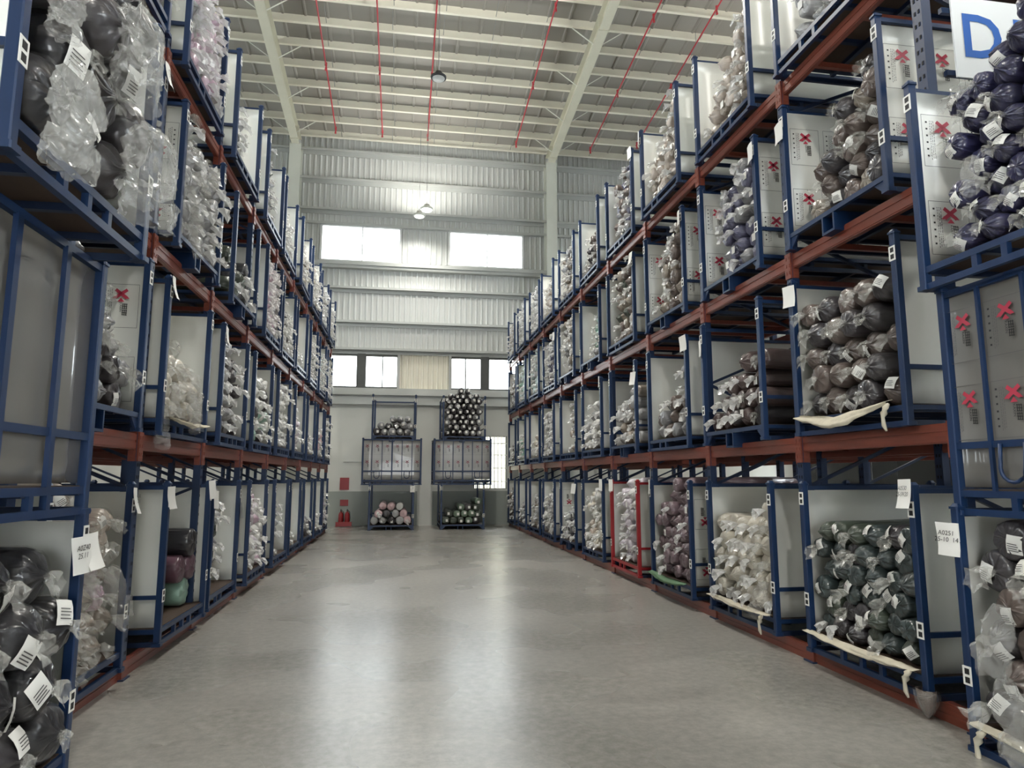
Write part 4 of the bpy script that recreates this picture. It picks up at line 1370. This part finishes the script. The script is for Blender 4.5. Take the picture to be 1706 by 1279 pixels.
# ------------------------------------------------------------------ the racking
def rack(side):
    sgn = 1 if side == 'R' else -1
    ups = R_UP if side == 'R' else L_UP
    x0 = 3.62 if side == 'R' else -2.20
    nm = 'right' if side == 'R' else 'left'
    for row in (0, 1):
        xr = x0 + sgn * row * 1.98
        lab = '%s pallet rack with blue uprights and orange red beams, %s' % (nm, 'along the aisle' if row == 0 else 'standing behind the front rack')
        t = thing('pallet_rack', lab, 'rack', (xr, ups[0], 0), 0)
        up = MB(); up.box(-0.035, 0.035, -0.045, -0.037, 0, 5.6); up.box(-0.035, 0.035, 0.037, 0.045, 0, 5.6); up.box(-sgn * 0.035 - 0.004, -sgn * 0.035 + 0.004, -0.045, 0.045, 0, 5.6)
        for k in range(54):
            z = 0.2 + k * 0.1
            for yy in (-0.018, 0.018):
                xs = -sgn * 0.0395
                up.box(min(xs, xs - sgn * 0.002), max(xs, xs - sgn * 0.002), yy - 0.007, yy + 0.007, z - 0.014, z + 0.014, 1)
        up.box(-0.07, 0.07, -0.07, 0.07, 0, 0.012)
        um = up.mesh('upright', ['rack_blue', 'hole_dark'])
        foot = MB(); foot.box(-0.05, 0.05, -0.055, 0.055, 0.012, 0.14); fm = foot.mesh('foot_guard', 'beam_red')
        br = MB()
        zz = 0.3
        f = 1
        while zz < 5.3:
            br.bar((0.0, 0, zz), (sgn * 1.42, 0, zz + 0.6) if f > 0 else (sgn * 1.42, 0, zz), 0.03, 0.03)
            if f > 0: br.bar((sgn * 1.42, 0, zz + 0.6), (0, 0, zz + 1.2), 0.03, 0.03)
            zz += 1.2
        bm = br.mesh('brace', 'blue_paint_dark')
        for y in ups:
            put('upright', um, t, (0, y - ups[0], 0)); put('upright', um, t, (sgn * 1.42, y - ups[0], 0))
            put('brace', bm, t, (0, y - ups[0], 0))
            if row == 0: put('foot_guard', fm, t, (-sgn * 0.0, y - ups[0], 0))
        span = ups[2] - ups[1]
        b = MB()
        ya, yb = 0.046, span - 0.046
        b.box(-0.022, 0.022, ya, yb, -0.135, 0.0); b.box(-sgn * 0.022 - 0.006 if sgn > 0 else 0.022, -0.022 if sgn > 0 else 0.028, ya, yb, -0.125, -0.075); b.box(-0.028 if sgn > 0 else 0.022, -0.022 if sgn > 0 else 0.028, ya, yb, -0.055, -0.010)
        beam = b.mesh('beam', 'beam_red')
        cn = MB()
        xs0, xs1 = (-0.052, -0.036) if sgn > 0 else (0.036, 0.052)
        cn.box(xs0, xs1, -0.046, 0.046, -0.23, 0.012); cn.box(-0.03, 0.03, -0.052, -0.045, -0.23, 0.012); cn.box(-0.03, 0.03, 0.045, 0.052, -0.23, 0.012)
        for kk in range(3):
            xk = (-0.056, -0.052) if sgn > 0 else (0.052, 0.056)
            cn.box(*xk, -0.03, -0.016, -0.19 + kk * 0.07, -0.16 + kk * 0.07); cn.box(*xk, 0.016, 0.03, -0.19 + kk * 0.07, -0.16 + kk * 0.07)
        cm = cn.mesh('beam_connector', 'beam_red')
        for lev, z in enumerate(LEVEL_Z):
            for i, y in enumerate(ups):
                for xx in (0, sgn * 1.42):
                    if i < len(ups) - 1:
                        put('beam', beam, t, (xx, y - ups[0], z), scale=(1, (ups[i + 1] - y) / span, 1))
                    if lev > 0 and xx == 0 and row == 0:
                        put('beam_connector', cm, t, (xx, y - ups[0], z))
            if lev > 0:
                c = MB(); c.box(0.02 if sgn > 0 else -1.40, 1.40 if sgn > 0 else -0.02, -0.02, 0.02, -0.07, -0.02)
                cmx = c.mesh('cross_bar', 'beam_red')
                for i in range(len(ups) - 1):
                    for q in (0.36, 0.72):
                        put('cross_bar', cmx, t, (0, ups[i] - ups[0] + span * q, z))


rack('R'); rack('L')

# rear rows of cages, seen only as white boards through the gaps
for side, frame, nb in (('R', r_frame, 8), ('L', l_frame, 7)):
    for k in range(1, nb + 1):
        for lev in range(4):
            pass

# ------------------------------------------------------------------ sign, notes, fire point, rags
t = thing('bay_sign', 'white sign board with blue lettering D 1 at the right rack end', 'sign', (3.79, 3.86, 4.38))
m = MB(); m.box(0, 0.92, 0, 0.012, 0, 0.62); put('board', m.mesh('board', 'sign_white'), t)
put('lettering', text_mesh('D', 0.47, 'sign_blue', offset=0.007), t, (0.05, -0.003, 0.165), (PI / 2, 0, 0))
put('lettering', text_mesh('1', 0.47, 'sign_blue', offset=0.007), t, (0.41, -0.003, 0.165), (PI / 2, 0, 0))
m = MB(); m.box(-0.06, 0.9, 0.02, 0.05, 0.02, 0.06); m.box(-0.06, 0.9, 0.02, 0.05, 0.5, 0.54); put('bracket', m.mesh('bracket', 'rack_blue'), t)

t = thing('fire_notice', 'larger red fire notice on the end wall above the extinguishers', 'sign', (-1.84, YW - 0.02, 1.18), 0, 'red fire notices')
m = MB(); m.box(-0.15, 0.15, -0.012, 0, 0, 0.40); put('board', m.mesh('board', 'fire_red'), t)
t = thing('fire_notice', 'smaller red fire notice just above the extinguishers on the end wall', 'sign', (-1.83, YW - 0.02, 0.66), 0, 'red fire notices')
m = MB(); m.box(-0.13, 0.13, -0.012, 0, 0, 0.20); put('board', m.mesh('board', 'fire_red'), t)
for i, x in enumerate((-1.90, -1.70)):
    t = thing('fire_extinguisher', '%s of the two red fire extinguishers standing at the end wall' % ('left' if i == 0 else 'right'), 'extinguisher', (x, 23.02, 0.06), 0, 'fire extinguishers')
    m = MB(); m.lathe([(0.07, 0), (0.08, 0.02), (0.08, 0.33), (0.06, 0.39), (0.025, 0.42), (0.025, 0.45)], 16); put('cylinder_body', m.mesh('cylinder_body', 'fire_red', True), t)
    m = MB(); m.box(-0.02, 0.02, -0.09, 0.03, 0.45, 0.465); m.box(-0.015, 0.015, -0.08, 0.02, 0.485, 0.498); m.box(-0.02, 0.02, -0.02, 0.03, 0.44, 0.50); put('handle', m.mesh('handle', 'lamp_black'), t)
    m = MB(); m.tube([(0.02, -0.02, 0.46), (0.08, -0.05, 0.42), (0.095, -0.05, 0.25), (0.09, -0.05, 0.12)], 0.012, 8); put('hose', m.mesh('hose', 'lamp_black', True), t)
t = thing('extinguisher_box', 'open red box holding the two fire extinguishers', 'box', (-1.80, 23.02, 0.0))
m = MB(); m.box(-0.24, 0.24, -0.12, 0.12, 0.02, 0.055); m.box(-0.24, 0.24, -0.13, -0.12, 0.02, 0.16); m.box(-0.25, -0.24, -0.13, 0.12, 0.0, 0.16); m.box(0.24, 0.25, -0.13, 0.12, 0.0, 0.16)
put('tray', m.mesh('tray', 'fire_red'), t)
t = thing('wall_plate', 'small blue and white plate on the end wall right of the left stack', 'sign', (0.68, YW - 0.02, 2.0))
m = MB(); m.box(-0.05, 0.05, -0.01, 0, -0.06, 0.06, 0); m.box(-0.03, 0.03, -0.012, -0.01, -0.03, 0.035, 1); put('board', m.mesh('board', ['sign_blue', 'sign_white']), t)
m = MB(); m.tube([(-1.9, YW - 0.02, 2.1), (-0.95, YW - 0.02, 2.1)], 0.012, 6)
put('conduit', m.mesh('conduit', 'girt_grey'), wall)


def rag(pts, width, name, label, seed, mat='rag_cream', knot=None):
    """cloth lining pulled over the deck edge, with a tied hanging end"""
    t = thing(name, label, 'cloth', pts[0], 0, 'cloth liners on cage edges')
    m = MB()
    n = 26
    P = [Vector(p) - Vector(pts[0]) for p in pts]
    prof = 7
    nrm = (P[-1] - P[0]); nrm.z = 0; nrm.normalize(); out = Vector((-nrm.y, nrm.x, 0))
    if out.x * (Vector(pts[0]).x) > 0: out = -out
    for side in (0, 1):
        for i in range(n + 1):
            s = i / n
            q = s * (len(P) - 1); a = min(int(q), len(P) - 2); c = P[a].lerp(P[a + 1], q - a)
            w = width * (0.35 + 0.65 * math.sin(PI * s)) * (1 + 0.35 * noise.noise((s * 7, 1.0, seed)))
            for k in range(prof):
                f = k / (prof - 1)
                fold = 0.012 * math.sin(f * 9 + s * 5 + seed) + 0.014 * noise.noise((s * 13, f * 3, seed + 5))
                m.v.append(tuple(c + out * (0.012 + fold + 0.025 * math.sin(PI * min(1, f * 1.6)) - 0.03 * (f > 0.8) - side * 0.004) + Vector((0, 0, 1)) * (w * (f - 0.75) + 0.006 * noise.noise((s * 22, f * 4, seed + 3)))))
    kk_ = (n + 1) * prof
    for side in (0, 1):
        for i in range(n):
            for k in range(prof - 1):
                a0 = side * kk_ + i * prof + k
                q4 = (a0, a0 + 1, a0 + prof + 1, a0 + prof)
                m.f.append(q4 if side else q4[::-1]); m.m.append(0)
    put('cloth', m.mesh('cloth', mat, True), t)
    if knot is not None:
        kk = MB(); kp = Vector(knot) - Vector(pts[0])
        kk.tube([kp + Vector((0, -.05, 0.06)), kp + Vector((0, -.015, 0.035)), kp, kp + Vector((-0.004, 0.01, -0.03)), kp + Vector((0.004, 0.014, -0.09)), kp + Vector((0.01, 0.0, -0.13))], [0.012, 0.022, 0.026, 0.012, 0.016, 0.007], 8)
        put('tied_end', kk.mesh('tied_end', mat, True), t)
    return t


zl1 = LEVEL_Z[1]
yf = R_UP[1] - 0.10
rag([(RX - .02, yf - .06, zl1 + .17), (RX - .05, yf - .6, zl1 + .10), (RX - .02, yf - 1.22, zl1 + .19)], 0.10, 'cloth_liner', 'cream cloth liner sagging under charcoal rolls, right rack second tier', 4, knot=(RX - .05, yf - 1.2, zl1 + .10))
zg = LEVEL_Z[0]
rag([(RX - .02, yf - .02, zg + .18), (RX - .03, yf - .7, zg + .165), (RX - .02, yf - 1.30, zg + .18)], 0.05, 'cloth_liner', 'cream cloth liner under teal rolls, right rack ground tier', 5, knot=(RX - .05, yf - 1.22, zg + .11))
y2 = R_UP[2] - .10
rag([(RX - .02, y2 - .02, zg + .18), (RX - .03, y2 - .7, zg + .165), (RX - .02, y2 - 1.30, zg + .18)], 0.045, 'cloth_liner', 'pale cloth liner under cream rolls, right rack ground tier', 6, knot=(RX - .05, y2 - 1.15, zg + .10))
y3 = R_UP[3] - .10
rag([(RX - .02, y3 - .02, zg + .18), (RX - .04, y3 - .6, zg + .15), (RX - .02, y3 - 1.25, zg + .18)], 0.08, 'cloth_liner', 'green cloth liner under mauve rolls, right rack ground tier', 7, 'rag_green')
rag([(3.34, 3.72, .18), (3.33, 3.2, .165), (3.34, 2.5, .18)], 0.045, 'cloth_liner', 'cream cloth liner at the foot of the near right stack', 8, knot=(3.31, 3.66, .10))
yl = L_UP[1] + 0.22
rag([(LX + .02, yl + .05, zl1 + .17), (LX + .04, yl + .7, zl1 + .15), (LX + .02, yl + 1.3, zl1 + .18)], 0.05, 'cloth_liner', 'pale cloth liner under cream rolls, left rack second tier', 9)

# scrap sack hanging below the second right cage
t = thing('scrap_sack', 'small clear sack of scraps hanging below the teal roll cage', 'sack', (3.50, R_UP[0] + 0.33, 0.17))
def sack_geo(k, seed):
    v, f = [], []
    prof = [(0.085, 0.02), (0.088, -0.02), (0.074, -0.07), (0.05, -0.115), (0.022, -0.15), (0.008, -0.165)]
    n = 18
    for r, z in prof:
        for i in range(n):
            a = 2 * PI * i / n
            e = 1 + 0.16 * noise.noise((math.cos(a) * 2 + seed, math.sin(a) * 2, z * 20))
            v.append((r * k * e * math.cos(a) * 0.8, r * k * e * math.sin(a), z))
    for i in range(len(prof) - 1):
        for j in range(n):
            q = (j + 1) % n
            f.append((i * n + j, i * n + q, (i + 1) * n + q, (i + 1) * n + j))
    f.append(tuple((len(prof) - 1) * n + j for j in range(n)))
    return v, f


put('scraps', geo_mesh('scraps', sack_geo(0.8, 3), 'wrapped_umber', False), t, (0, 0, 0.005))
put('film', geo_mesh('film', sack_geo(1.0, 4), 'film_loose', False), t)
print('ROLLS', len(ROLLS), 'single', len(singles), 'objects', len(bpy.data.objects))
